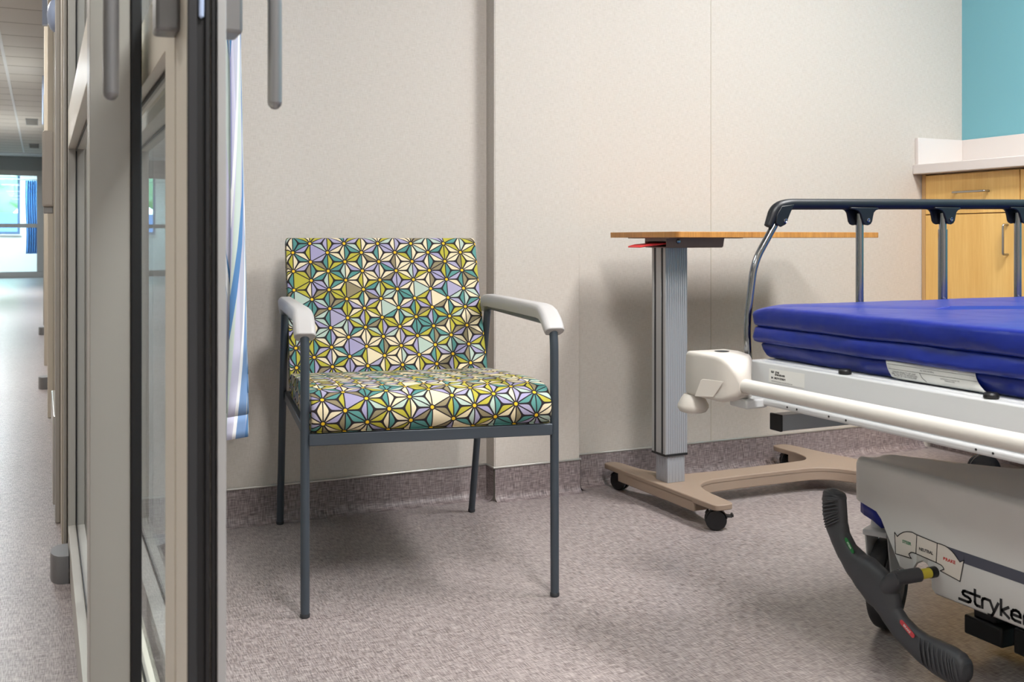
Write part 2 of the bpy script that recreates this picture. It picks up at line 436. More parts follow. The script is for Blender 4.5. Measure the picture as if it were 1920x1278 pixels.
# ================================================================== SLIDING DOOR LEAVES
def glazed_leaf(name, x0, x1, y0, y1, stile0, stile1, m_face, m_end, slot):
    """door leaf along the corridor line: stiles, rails and mid rail with a glazing slot; slot = (xs0, xs1) gasket"""
    root = bpy.data.objects.new(name, None); COL.objects.link(root); root.location = (x0, y0, 0); struct(root)
    zt = 2.17; s0, s1 = slot
    def bar(n, a, b, z0, z1, mm=m_face):
        w = MB(); w.box(x0, s0, a, b, z0, z1); w.box(s1, x1, a, b, z0, z1); w.box(s0-.001, s1+.001, a+(.004 if z1-z0 > 1 else 0), b-(.004 if z1-z0 > 1 else 0), z0+.004, z1-.004)
        return w.finish(n, mm, root, bevel=.0012)
    MB().box(x0, x1, y0, y0+stile0, .012, zt).finish('stile', m_end, root, bevel=.0012); bar('stile', y1-stile1, y1, .012, zt)
    bar('bottom_rail', y0+stile0, y1-stile1, .012, .10); bar('mid_rail', y0+stile0, y1-stile1, 1.09, 1.19, MT['alu_pale']); bar('top_rail', y0+stile0, y1-stile1, 2.08, zt)
    for a, b in ((.10, 1.09), (1.19, 2.08)):
        g_ = MB(); g_.box(s0+.001, s1-.001, y0+stile0, y1-stile1, a, b).finish('glass_pane', MT['glass'], root, smooth=False)
        k = MB(); t = .006
        k.box(s0, s1, y0+stile0, y1-stile1, a, a+t); k.box(s0, s1, y0+stile0, y1-stile1, b-t, b)
        k.box(s0, s1, y1-stile1-t, y1-stile1, a, b); k.box(s0, s1, y0+stile0, y0+stile0+t, a, b)
        k.finish('gasket', MT['gasket'], root, smooth=False)
    return root
# leaf standing nearest to the camera
d1 = glazed_leaf('door_1', .142, .182, 1.149, 2.26, .20, .08, MT['alu_pale'], MT['alu_pale'], (.158, .165))
b = MB(); b.box(.1425, .152, 1.141, 1.1488, .012, 2.17); b.finish('brush_seal', MT['gasket2'], d1, bevel=.001)
b = MB(); b.box(.152, .1605, 1.146, 1.1488, .012, 2.17); b.finish('seal_channel', MT['gasket'], d1)
b = MB(); b.box(.1605, .1655, 1.142, 1.1488, .012, 2.17); b.box(.1672, .1722, 1.142, 1.1488, .012, 2.17); b.finish('brush_seal', MT['gasket'], d1, bevel=.001)
b = MB(); b.box(.1728, .1822, 1.138, 1.1488, .012, 2.17); b.finish('edge_lip', MT['alu_grey'], d1, bevel=.001)
b = MB(); b.box(.1405, .1422, 1.247, 1.345, .012, 2.17); b.finish('glazing_stop', MT['alu_pale'], d1, bevel=.0006)
for sgn, xf, nm in ((-1, .142, 'corridor'), (1, .1825, 'room')):
    b = MB(); b.box(*(sorted((xf, xf+sgn*.026))), *((1.205, 1.25) if sgn < 0 else (1.185, 1.235)), 1.086, 1.25)
    es = b.finish('escutcheon', MT['lever'], d1, bevel=.004, seg=2)
    xo = xf+sgn*(.073 if sgn < 0 else .066)
    b = MB(); pth = smooth_path([(xf+sgn*.02, 1.21, 1.150), (xo, 1.205, 1.150), (xo, 1.205, 1.012)], .03, 6)
    b.tube(pth, [.0085]*(len(pth)-1)+[.0085], 14)
    b.lathe([(.0085, 0), (.0075, .004), (.004, .0075), (.0001, .0085)], (xo, 1.205, 1.012), (0, 0, -1), 14)
    b.finish('lever', MT['lever'], es)
b = MB(); b.lathe([(.003, 0), (.003, .05), (.001, .052)], (.1565, 1.143, 1.142), (0, 0, -1), 10); b.finish('lock_bolt', MT['lblue'], d1)
# second leaf behind it, shut against its jamb
d2 = glazed_leaf('door_2', .062, .1175, 1.585, 2.99, .09, .07, MT['alu'], MT['alu'], (.081, .087))
b = MB(); b.box(.1175, .1325, 1.580, 1.60, .012, 2.17); b.finish('edge_seal', MT['gasket'], d2, bevel=.002)
# jamb post and lining at the room corner
struct_box('trim_6', MT['alu'], .054, .135, 2.99, 3.10, 0, 2.22, bevel=.003)
struct_box('trim_7', MT['alu'], .052, .06, 2.955, 2.988, 0, 2.22, bevel=.002)

# ================================================================== CORRIDOR
struct_box('ceiling_corridor', MT['ceil'], -2.95, .17, -3.1, 24.6, ZC, ZC+.08)
struct_box('ceiling_end', MT['white_paint'], -2.95, XT, 24.6, 30, ZC+.13, ZC+.2)
struct_box('wall_left', MT['beige_paint'], -2.95, -2.75, -3.1, 30, 0, ZC)
struct_box('wall_end', MT['beige_paint'], -2.95, XT+.1, -3.2, -3.1, 0, ZC)
struct_box('wall_corridor', MT['beige_paint'], .05, .10, 3.10, 30, 0, ZC)
# ceiling grid: cross gaps and one bright long runner
k = MB()
y = 3.2
while y < 24.4:
    k.box(-2.75, .05, y-.004, y+.004, ZC-.0015, ZC); y += .61
struct(k.finish('ceiling_joints', MT['tline'], smooth=False))
struct_box('trim_8', MT['tbar'], -.375, -.345, 1, 24.6, ZC-.006, ZC+.001)
# ceiling lights of the corridor (frame + diffuser) and vents
def ceiling_light(x, y, sx, sy, label, group, zc=ZC):
    t = thing('ceiling_light', (x, y, zc-.02), label, 'ceiling light', group)
    f = MB()
    for a in ((x-sx, x+sx, y-sy, y-sy+.025), (x-sx, x+sx, y+sy-.025, y+sy), (x-sx, x-sx+.025, y-sy+.025, y+sy-.025), (x+sx-.025, x+sx, y-sy+.025, y+sy-.025)): f.box(*a, zc-.02, zc-.0005)
    f.finish('frame', MT['tbar'], t)
    MB().box(x-sx+.025, x+sx-.025, y-sy+.025, y+sy-.025, zc-.012, zc-.001).finish('diffuser', MT['lit'], t, smooth=False)
    return t
def area(x, y, z, sx, sy, power, col=(1, .97, .93), spread=math.radians(175)):
    l = bpy.data.lights.new('area', 'AREA'); l.shape = 'RECTANGLE'; l.size = sx; l.size_y = sy; l.energy = power; l.color = col; l.spread = spread
    o = bpy.data.objects.new('panel_lamp', l); COL.objects.link(o); o.location = (x, y, z); return o
CL = [(-.98, -1.4), (-.98, 2.5), (-.98, 7.0), (-.98, 12.4), (-.98, 18.2)]  # panel behind the camera is added to brighten the near door stiles
for i, (x, y) in enumerate(CL):
    ceiling_light(x, y, .3, .6, 'corridor ceiling light panel, %s from the glazed end doors' % ['added as fifth', 'fourth', 'third', 'second', 'first'][i], 'corridor ceiling lights')
    area(x, y, ZC-.03, .55, 1.1, (14, 30, 74, 130, 190)[i], (1, .985, .965) if i < 3 else (.84, .93, 1))
for i, (u, v) in enumerate(((60, 228), (64, 273))):
    d = FPX*(ZC-HC)/(450-v); t = (u-960)/FPX; x, y = d*(CA*t+SA), d*(CA-SA*t)
    vt = thing('ceiling_vent', (x, y, ZC-.01), ['grey square ceiling vent over the corridor, nearer of two', 'grey square ceiling vent over the corridor, closer to the glazed end'][i], 'vent', 'corridor ceiling vents')
    MB().box(x-.09, x+.09, y-.45, y+.45, ZC-.012, ZC-.0005).finish('frame', MT['grey_paint'], vt)
    k = MB(); [k.box(x-.08, x+.08, y-.4+j*.1, y-.37+j*.1, ZC-.016, ZC-.012) for j in range(8)]; k.finish('louvre', MT['tline'], vt)
# door frames along the right-hand corridor wall, each a slim post pair
for i, (ya, w, px, mm) in enumerate([(3.35, .10, .036, 'alu'), (4.15, .12, .040, 'beige_paint'), (5.35, .14, .024, 'alu_pale'), (6.3, .1, .03, 'alu'), (7.6, .3, .012, 'beige_paint'), (9.0, .2, .02, 'alu_pale'), (11.2, .3, .01, 'alu'), (14.5, .4, .02, 'alu_pale')]):
    struct_box('trim_%d' % (9+i), MT[mm], px, .05, ya, ya+w, 0, 2.3, bevel=.003)
k = MB(); k.box(.030, .05, 3.5, 4.1, .02, .30); struct(k.finish('trim_20', MT['cap'], bevel=.004))
# grey floor guide blocks at the foot of each glazed front
def guide(x0, x1, y, label):
    out = [(x1, y-.05), (x1, y+.07)] + [(x0+.028-.028*math.sin(a), y+.01+.06*math.cos(a)) for a in [i*PI/8 for i in range(9)]]
    g_ = MB(); ring = lambda z, s: [((x-x1)*s+x1, (yy-y)*s+y, z) for x, yy in out]
    g_.loft([ring(.0, 1), ring(.062, 1), ring(.068, .97)]); 
    return tag(g_.finish('floor_guide', MT['lever'], ang=40), label, 'floor guide', 'grey floor guides along the corridor fronts')
guide(.018, .06, 2.80, 'grey rounded floor guide block at the foot of the nearest glazed front')
guide(-.02, .048, 6.43, 'grey floor guide block farther along the corridor wall, second from camera')
guide(-.03, .048, 10.1, 'small grey floor guide block third along the corridor wall')
# wall fittings on the corridor side
dl = thing('wall_lamp', (.05, 4.02, 1.9), 'pale half-round dome signal light on the corridor wall', 'signal light')
b = MB(); b.box(.044, .05, 3.96, 4.10, 1.62, 2.6); b.finish('back_plate', MT['alu_grey'], dl)
b = MB(); b.lathe([(.06, 0), (.058, .008), (.05, .018), (.03, .027), (.0001, .03)], (.045, 4.03, 1.66), (-1, 0, 0), 24); b.finish('dome', MT['lblue'], dl)
for x0, y, z0, z1, lb in ((.0, 5.6, 1.93, 3.0, 'tall pale blue sign blade standing out from the corridor wall'), (.0, 12.6, 2.15, 2.7, 'small pale blue sign blade high on the far corridor wall')):
    s_ = thing('wall_sign', (.05, y, z0), lb, 'sign')
    MB().box(x0, .03, y, y+.05, z0, min(z1, 2.72)).finish('blade', MT['lblue'], s_, bevel=.003)
    MB().box(.03, .05, y+.01, y+.04, z0+.05, min(z1, 2.72)-.05).finish('bracket', MT['alu_grey'], s_)
ds = thing('wall_dispenser', (.05, 5.1, .95), 'white soap dispenser box on the corridor wall beside a door post', 'dispenser')
MB().box(.0, .05, 5.0, 5.12, 1.0, 1.34).finish('body', MT['white_pl'], ds, bevel=.01)
MB().box(.005, .045, 5.02, 5.10, .97, 1.0).finish('nozzle', MT['alu_grey'], ds, bevel=.004)

# glazed storefront at the corridor end
YE = 25.4
struct_box('wall_rear', MT['grey_paint'], -2.75, .10, YE, YE+.12, 2.42, ZC+.2)
struct_box('trim_21', MT['tbar'], -2.75, .06, YE-.85, YE, ZC-.02, ZC+.2)
d3 = bpy.data.objects.new('door_3', None); COL.objects.link(d3); d3.location = (-1, YE, 0); struct(d3)
fr = MB(); fr.box(-2.75, .05, YE, YE+.08, 2.30, 2.42); fr.box(-2.75, .05, YE, YE+.08, 0, .14); fr.box(-.11, .05, YE, YE+.08, .14, 2.3); fr.box(-2.75, -2.62, YE, YE+.08, .14, 2.3)
fr.box(-1.3, -1.2, YE, YE+.08, .14, 2.3); fr.finish('frame', MT['alu_grey'], d3, bevel=.004)
MB().box(-2.62, -.11, YE-.01, YE+.07, 1.13, 1.22).finish('push_rail', MT['alu_grey'], d3, bevel=.004)
MB().box(-2.62, -1.3, YE+.035, YE+.045, .14, 2.3).finish('glass_pane', MT['glass'], d3, smooth=False)
MB().box(-1.2, -.11, YE+.035, YE+.045, .14, 2.3).finish('glass_pane', MT['glass'], d3, smooth=False)
# room beyond it with its window
YB = 29.2
k = MB(); k.box(-2.95, -2.48, YB, YB+.2, 0, ZC+.2); k.box(-.52, .10, YB, YB+.2, 0, ZC+.2); k.box(-2.48, -.52, YB, YB+.2, 0, 1.0); k.box(-2.48, -.52, YB, YB+.2, 2.6, ZC+.2)
struct(k.finish('wall_far', MT['white_paint'], smooth=False))
w1 = bpy.data.objects.new('window_1', None); COL.objects.link(w1); w1.location = (-1.3, YB, 1.0); struct(w1)
k = MB(); k.box(-2.48, -.52, YB+.04, YB+.1, 1.0, 1.07); k.box(-2.48, -.52, YB+.04, YB+.1, 2.53, 2.6); k.box(-.58, -.52, YB+.04, YB+.1, 1.07, 2.53); k.box(-2.48, -2.42, YB+.04, YB+.1, 1.07, 2.53); k.box(-1.34, -1.28, YB+.04, YB+.1, 1.07, 2.53)
k.finish('window_frame', MT['roof'], w1, bevel=.004)
MB().box(-2.42, -.58, YB+.065, YB+.072, 1.07, 2.53).finish('glass_pane', MT['glass'], w1, smooth=False)
k = MB(); k.box(-2.5, -.5, YB-.06, YB+.03, .97, 1.0); k.finish('window_sill', MT['solid'], w1, bevel=.004)
# outside: lawn, trees, a low slate-roofed block
struct(MB().box(-40, 40, 30, 120, -.3, -.2).finish('ground_outside', MT['lawn']))
for i, (x, y, hgt, lb) in enumerate(((-1.6, 41, 6.5, 'broad green tree seen through the end window, closer one'), (-5.2, 47, 8, 'tall green tree behind the end window, farther one'), (.4, 50, 6, 'smaller green tree beside the low roof outside'))):
    t = thing('tree', (x, y, -.2), lb, 'tree', 'trees outside the end window')
    MB().tube([(x, y, -.2), (x+.05, y, hgt*.5)], [.16, .09], 10).finish('trunk', MT['trunk'], t)
    cb = MB()
    for q in range(26):
        a = R.uniform(0, 2*PI); rr = R.uniform(0, 1.5); c = Vector((x+rr*math.cos(a), y+rr*math.sin(a), hgt*.35+R.uniform(0, hgt*.6))); s = R.uniform(.5, .95)
        bmesh.ops.create_icosphere(cb.bm, subdivisions=2, radius=s, matrix=Matrix.Translation(c))
    for vv in cb.bm.verts: vv.co += Vector((R.uniform(-.1, .1), R.uniform(-.1, .1), R.uniform(-.1, .1)))
    cb.finish('crown', MT['foliage'], t)
ob = thing('outbuilding', (-3, 37, -.2), 'low slate roofed block standing outside the end window', 'building')
MB().box(-7, 1.5, 36, 39, -.2, 1.0).finish('walls', MT['white_paint'], ob)
MB().prism([(-7.2, 35.7, 1.0), (-7.2, 37.5, 1.75), (-7.2, 39.3, 1.0)], (8.9, 0, 0)).finish('roof', MT['roof'], ob)

# blue curtain behind the end doors
g_ = MB(); rows = []
for i in range(25):
    z = .52+(2.30-.52)*i/24; row = []
    for j in range(41):
        s = j/40; am = .03*(1+.3*math.sin(i*.3)); row.append((-.36+.25*s+.012*math.sin(i*.25), 27.4+am*math.sin(s*2*PI*5), z))
    rows.append(row)
g_.sheet(rows); fc = tag(g_.finish('curtain', MT['curt_far'], ang=80), 'blue curtain bunched behind the glazed end doors of the corridor', 'curtain')
sm = fc.modifiers.new('sol', 'SOLIDIFY'); sm.thickness = .003
b = MB(); b.tube([(-2.7, 27.4, 2.32), (.05, 27.4, 2.32)], .012, 10); b.finish('curtain_rail', MT['alu_grey']); tag(bpy.data.objects['curtain_rail'], 'slim grey rail carrying the blue curtain behind the end doors', 'curtain rail')

# ================================================================== PRIVACY CURTAIN
def curtain(name, y0, y1, xc, zb0, zb1, folds, parent, top=2.62, amp=.055, ph=0.0, hem=.055):
    """hanging cloth along the partition, folds swelling towards its hem (bottom edge runs from zb0 at y0 to zb1 at y1)"""
    nz, ny = 60, folds*14
    def pt(s, q):
        zb = zb0+(zb1-zb0)*s; z = zb+(top-zb)*q
        sw = .35+.65*(1-q)**.7
        a = amp*sw*(1+.25*math.sin(3.1*s*folds+ph))
        x = xc+.085*s-.018*q+a*math.sin(2*PI*folds*s+ph+.5*math.sin(q*4))
        yy = y0+(y1-y0)*s+.012*math.cos(2*PI*folds*s+ph)
        return (x, yy, z)
    def make(q0, q1, n, nm, mm, par):
        g_ = MB(); rr = g_.sheet([[pt(j/ny, q0+(q1-q0)*i/n) for j in range(ny+1)] for i in range(n+1)])
        arc = {}
        for i, r in enumerate(rr):
            for j, v_ in enumerate(r): arc[v_] = ((j/ny)*folds*.11, q0*(top-zb0)+(q1-q0)*(top-zb0)*i/n)
        o = g_.finish(nm, mm, par, ang=80, uvf=lambda c, f, l: arc[l.vert])
        sm = o.modifiers.new('sol', 'SOLIDIFY'); sm.thickness = .0025
        return o
    hq = hem/(top-zb0)
    make(hq, 1, nz, name, MT['curt'], parent); make(0, hq, 3, 'hem', MT['curt_hem'], parent)
cur = thing('privacy_curtain', (.45, 2.75, .39), 'white privacy curtain with blue and lavender leaf pattern beside the back wall', 'curtain')
curtain('cloth', 2.52, 2.98, .405, .365, .43, 5, cur, amp=.042)
b = MB(); b.box(.425, .455, -1.2, 3.0, 2.62, 2.65); b.finish('track', MT['alu_grey'], cur)
for y_ in (-1.1, .3, 1.7, 2.95): MB().box(.438, .442, y_, y_+.004, 2.65, ZC).finish('hanger', MT['alu_grey'], cur)

# ================================================================== GUEST CHAIR
FL = Vector((.538, 2.280)); EX = Vector((.574, -.113)); EY = Vector((.109, .782)); CW, CD = EX.length, EY.length
EX.normalize(); EY.normalize()
def ch(x, y, z): p = FL+EX*x+EY*y; return Vector((p.x, p.y, z))
cc = ch(CW/2, CD/2, 0)
chair = thing('guest_chair', (cc.x, cc.y, 0), 'guest chair upholstered in multicoloured star print fabric with charcoal tube legs', 'chair')
rt = .0104
def cx_of(s): return 0 if s == 0 else CW
for s in (0, 1):
    x = cx_of(s)
    f = MB(); f.tube(smooth_path([ch(x, 0, .008), ch(x, .004, .60), ch(x, .012, .645)], .04), rt, 18); lo = f.finish('leg', MT['frame'], chair)
    f = MB(); f.lathe([(.0095, 0), (.0112, .002), (.0112, .008), (.0104, .010)], ch(x, 0, 0), n=18); f.finish('glide', MT['frame_dark'], lo)
    f = MB(); f.tube(smooth_path([ch(x, CD, .008), ch(x, .605, .64)], .04), rt, 18); lo = f.finish('leg', MT['frame'], chair)
    f = MB(); f.lathe([(.0095, 0), (.0112, .002), (.0112, .008), (.0104, .010)], ch(x, CD, 0), n=18); f.finish('glide', MT['frame_dark'], lo)
    f = MB(); f.tube(smooth_path([ch(x, .012, .635), ch(x, .035, .653), ch(x, .57, .658), ch(x, .602, .647), ch(x, .606, .635)], .03), rt, 18); f.finish('arm_tube', MT['frame'], chair)
    # moulded arm pad: hexagonal section swept from the rear curve over the flat to the dropped front
    path = [(.632, .640, .012, .011), (.633, .655, .015, .014), (.625, .674, .0175, .0165), (.606, .685, .019, .018), (.57, .689, .0195, .0185), (.40, .690, .0195, .0185), (.20, .690, .0205, .0185), (.10, .690, .0225, .0185), (.07, .688, .0235, .0185),
            (.045, .681, .0245, .019), (.022, .667, .025, .0185), (.004, .650, .025, .0175), (-.006, .638, .0245, .015)]
    rings = []
    for i, (y_, z_, w_, h_) in enumerate(path):
        a_ = path[max(0, i-1)]; b_ = path[min(len(path)-1, i+1)]
        t = Vector((b_[0]-a_[0], b_[1]-a_[1])).normalized(); nn = Vector((t.y, -t.x))
        if nn.y < 0 and .03 < y_ < .61: nn = -nn
        if y_ <= .03: nn = Vector((-abs(nn.x), abs(nn.y)))
        if y_ >= .61: nn = Vector((abs(nn.x), abs(nn.y)))
        sec = [(-w_*.86, 0), (-w_*.62, .0035), (w_*.62, .0035), (w_*.86, 0), (w_, -.006), (w_*.97, -h_), (w_*.70, -h_*1.75), (-w_*.70, -h_*1.75), (-w_*.97, -h_), (-w_, -.006)]
        rings.append([ch(x+a, y_+nn.x*q, z_+nn.y*q) for a, q in sec])
    f = MB(); f.loft(rings); f.finish('armrest', MT['armpad'], chair, bevel=.0025, seg=2, ang=28)
f = MB(); f.obox(ch(CW/2, 0, .400), (EX*(CW/2-.008)).to_3d(), (EY*.009).to_3d(), (0, 0, .0135)); f.finish('front_rail', MT['frame'], chair, bevel=.002)
for x in (.004, CW-.004):
    f = MB(); f.obox(ch(x+(.006 if x < .1 else -.006), .335, .402), (EX*.007).to_3d(), (EY*.33).to_3d(), (0, 0, .0125)); f.finish('side_rail', MT['frame'], chair, bevel=.002)
f = MB(); f.obox(ch(CW/2, .665, .402), (EX*(CW/2-.01)).to_3d(), (EY*.009).to_3d(), (0, 0, .0125)); f.finish('rear_rail', MT['frame'], chair, bevel=.002)

def cushion(name, prof, x0, x1, soft, vshift=0, ushift=0):
    """upholstered pad: closed side profile (y, z) swept across the chair's width, ends tucked in; UV = width x distance round the profile"""
    pp = smooth_closed(prof)
    n = len(pp); L = [0]
    for i in range(1, n+1): L.append(L[-1]+(Vector(pp[i % n])-Vector(pp[i-1])).length)
    c0 = Vector((sum(p[0] for p in pp)/n, sum(p[1] for p in pp)/n))
    xs = []
    sw = .018 if soft > .006 else .007
    for q in (0, .22*sw, .55*sw, sw): xs.append((x0+q, soft*(1-math.sqrt(max(0, 1-(1-q/sw)**2)))))
    m_ = 26
    mid = [(x0+.018+(x1-x0-.036)*i/m_, 0) for i in range(1, m_)]
    xs = xs+mid+[(x1-(x-x0), o) for x, o in xs[::-1]]
    f = MB(); rings = []
    for x, o in xs:
        ring = []
        for p in pp:
            v = Vector(p)-c0; l = v.length; q = c0+v*(1-o/l) if l > 0 else c0
            ring.append(ch(x, q.x, q.y))
        rings.append(ring)
    rr = f.loft(rings)
    info = {}
    for (x, o), r in zip(xs, rr):
        for i, v in enumerate(r): info[v] = (x, i)
    def uvf(c, face, l):
        x, i = info[l.vert]
        ii = i
        if len(face.verts) > 4:
            return (pp[i][0]+ushift, pp[i][1]+vshift)
        ids = [info[w][1] for w in face.verts]
        if max(ids)-min(ids) > 1 and i == 0: ii = n
        return (x+ushift, L[ii]+vshift)
    return f.finish(name, MT['star'], chair, ang=60, uvf=uvf)
def smooth_closed(pts, k=4):
    """Catmull-Rom through the points marked soft; points are (y, z)"""
    n = len(pts); out = []
    for i in range(n):
        p0, p1, p2, p3 = (Vector(pts[(i+d) % n]) for d in (-1, 0, 1, 2))
        for j in range(k):
            t = j/k
            q = .5*((2*p1)+(p2-p0)*t+(2*p0-5*p1+4*p2-p3)*t*t+(3*p1-p0-3*p2+p3)*t**3); out.append((q.x, q.y))
    return out
cushion('seat', [(.56, .416), (.30, .416), (.02, .416), (-.004, .418), (-.018, .432), (-.022, .455), (-.014, .480), (.010, .498), (.05, .506), (.12, .508), (.25, .502), (.40, .492), (.53, .482), (.57, .474), (.575, .445), (.568, .420)], .013, CW-.013, .008, 0, .012)
bk = Vector((.150, .392)); bn = Vector((.392, -.150)).normalized()
b0 = Vector((.560, .470))
cushion('backrest', [tuple(b0+bk*q) for q in (.0, .25, .5, .75, .94)]+[tuple(b0+bk*.985+bn*.006), tuple(b0+bk*1.0+bn*.02), tuple(b0+bk*.995+bn*.045)]+[tuple(b0+bk*q+bn*.055) for q in (.95, .6, .2, -.05)]+[tuple(b0+bk*-.06+bn*.03)], .0115, CW-.0115, .005, .004, .02)

# ================================================================== OVERBED TABLE
tb = thing('overbed_table', (1.82, 2.75, 0), 'wheeled overbed table with oak-look top on one silver column and taupe base', 'table')
X0, X1, Y0, Y1 = 1.715, 2.515, 2.545, 2.95
def rrect(x0, x1, y0, y1, z, r, n=6):
    out = []
    for cx, cy, a0 in ((x1-r, y1-r, 0), (x0+r, y1-r, PI/2), (x0+r, y0+r, PI), (x1-r, y0+r, 3*PI/2)):
        for i in range(n+1): a = a0+i*PI/2/n; out.append((cx+r*math.cos(a), cy+r*math.sin(a), z))
    return out
MB().prism(rrect(X0, X1, Y0, Y1, .858, .018), (0, 0, .0175)).finish('tabletop', MT['oak'], tb, bevel=.001)
k = MB(); k.box(1.742, 2.02, 2.63, 2.87, .8555, .858); k.finish('mounting_plate', MT['bronze'], tb)
k = MB(); k.prism([(1.77, 2.685, .8555), (1.99, 2.685, .8555), (1.985, 2.685, .829), (1.77, 2.685, .829)], (0, .004, 0)); k.prism([(1.77, 2.808, .8555), (1.99, 2.808, .8555), (1.985, 2.808, .829), (1.77, 2.808, .829)], (0, .004, 0))
k.box(1.77, 1.774, 2.689, 2.808, .846, .8555); k.box(1.77, 1.985, 2.689, 2.808, .826, .829); k.box(1.981, 1.985, 2.689, 2.808, .829, .8555)
k.finish('bracket', MT['bronze'], tb, bevel=.0008)
k = MB(); k.lathe([(.0075, 0), (.0075, .002), (.0065, .0045), (.003, .005)], (1.812, 2.685, .846), (0, -1, 0), 16); k.finish('screw', MT['chrome'], tb)
k = MB(); k.prism([(1.79, 2.70, .838), (1.79, 2.795, .838), (1.715, 2.79, .832), (1.690, 2.785, .826), (1.690, 2.715, .826), (1.715, 2.705, .832)], (0, 0, .005)); k.finish('release_lever', MT['red'], tb, bevel=.0015)
c0x, c1x, c0y, c1y = 1.780, 1.863, 2.708, 2.786
k = MB(); k.box(c0x+.003, c1x, c0y, c1y, .175, .826)
for i in range(9): k.box(c0x+.012+i*.008, c0x+.0155+i*.008, c0y-.0009, c0y+.001, .176, .825)
co_ = k.finish('column', MT['col_lt'], tb, bevel=.0008, seg=1)
k = MB(); k.box(c0x, c0x+.004, c0y, c0y+.013, .175, .826); k.box(c0x, c0x+.004, c0y+.024, c1y-.024, .175, .826); k.box(c0x, c0x+.004, c1y-.013, c1y, .175, .826); k.finish('side_fin', MT['alu_grey'], co_, bevel=.0008, seg=1)
k = MB(); k.box(c0x+.001, c0x+.0035, c0y+.013, c0y+.024, .175, .826); k.box(c0x+.001, c0x+.0035, c1y-.024, c1y-.013, .175, .826); k.finish('slot', MT['col_dk'], co_, smooth=False)
k = MB(); k.box(c0x-.001, c1x+.001, c0y-.001, c1y+.001, .168, .175); k.finish('end_cap', MT['black'], tb, bevel=.001)
k = MB(); k.box(c0x+.012, c1x-.006, c0y+.006, c1y-.006, .083, .168)
for i in range(5): k.box(c0x+.018+i*.012, c0x+.021+i*.012, c0y+.0052, c0y+.007, .084, .167)
for i in range(4): k.box(c0x+.0112, c0x+.013, c0y+.012+i*.015, c0y+.015+i*.015, .084, .167)
k.finish('inner_column', MT['col_lt'], tb, bevel=.0008, seg=1)
# base outline in plan: spine foot under the column, beam, forked far foot
ZB = .083
def P2(*uv): return [onZ(u, v, ZB) for u, v in uv]
lf = [Vector((1.756, 3.045)), Vector((1.768, 3.058)), Vector((1.800, 3.056)), Vector((1.812, 3.03)), Vector((1.825, 2.93)), Vector((1.86, 2.855)), Vector((1.93, 2.80)),
      Vector((2.40, 2.80)), Vector((2.455, 2.84)), Vector((2.475, 2.92)), Vector((2.475, 3.03)), Vector((2.49, 3.055)), Vector((2.53, 3.055)), Vector((2.55, 3.03)),
      Vector((2.575, 2.85)), Vector((2.60, 2.70)), Vector((2.575, 2.45)), Vector((2.555, 2.33)), Vector((2.50, 2.33)), Vector((2.485, 2.45)), Vector((2.46, 2.60)), Vector((2.40, 2.68)), Vector((2.30, 2.70)),
      Vector((1.96, 2.70)), Vector((1.885, 2.665)), Vector((1.850, 2.59)), Vector((1.838, 2.47)), Vector((1.832, 2.435)), Vector((1.815, 2.425)), Vector((1.775, 2.43)), Vector((1.766, 2.46)), Vector((1.762, 2.70))]
def round_out(pts, k=4):
    n = len(pts); out = []
    for i in range(n):
        p0, p1, p2, p3 = (pts[(i+d) % n] for d in (-1, 0, 1, 2))
        m1 = (p2-p0)*.5; m2 = (p3-p1)*.5; l = (p2-p1).length
        if m1.length > l: m1 = m1.normalized()*l
        if m2.length > l: m2 = m2.normalized()*l
        for j in range(k):
            t = j/k; out.append(p1*(2*t**3-3*t*t+1)+m1*(t**3-2*t*t+t)+p2*(-2*t**3+3*t*t)+m2*(t**3-t*t))
    return out
ol = round_out(lf)
def clip_y(poly, lim, keep_above):
    out = []
    for p, q in zip(poly, poly[1:]+poly[:1]):
        ip = (p.y >= lim) == keep_above; iq = (q.y >= lim) == keep_above
        if ip: out.append(p)
        if ip != iq: out.append(p.lerp(q, (lim-p.y)/(q.y-p.y)))
    return out
k = MB(); k.prism([(p.x, p.y, .0655) for p in ol], (0, 0, ZB-.0655))
k.prism([(p.x, p.y, .040) for p in clip_y(clip_y(ol, 2.535, True), 2.96, False)], (0, 0, .034))
k.finish('base', MT['taupe'], tb, bevel=.003, seg=3, ang=50)
def small_caster(x, y, ang, par, r=.031, brake=False):
    zt = .0655; ca, sa = math.cos(ang), math.sin(ang); ax = Vector((-sa, ca, 0)); fw = Vector((ca, sa, 0)); c = Vector((x, y, r))+fw*.014
    k = MB(); k.lathe([(.007, 0), (.007, .018)], (x, y, zt-.016), n=12); st = k.finish('caster', MT['chrome'], par)
    k = MB()
    for s in (-1, 1): k.lathe([(.002, 0), (r*.78, 0), (r*.97, .002), (r, .005), (r, .011), (r*.9, .0135), (.002, .0135)], c+ax*(.004 if s > 0 else -.004), ax*s, 28)
    k.finish('wheel', MT['blackgloss'], st)
    k = MB(); hp = [c+fw*(r*1.07*math.cos(a)) + Vector((0, 0, r*1.07*math.sin(a))) for a in [PI*.05+i*PI*.8/8 for i in range(9)]]
    hp2 = hp+[c+fw*(r*.3*math.cos(a))+Vector((0, 0, r*.3*math.sin(a))) for a in (PI*.85, PI*.05)]
    k.prism([p-ax*.0042 for p in hp2], ax*.0084); k.prism([p-ax*.018 for p in hp]+[p*.94+c*.06-ax*.018 for p in hp[::-1]], ax*.036); k.finish('hood', MT['black'], st, bevel=.001)
    if brake:
        k = MB(); k.obox(c+fw*(r+.007)+Vector((0, 0, .010)), fw*.009, ax*.012, (0, 0, .0025)); k.obox(c+fw*(r+.017)+Vector((0, 0, .013)), fw*.003, ax*.012, (0, 0, .004)); k.finish('brake_tab', MT['black'], st, bevel=.001)
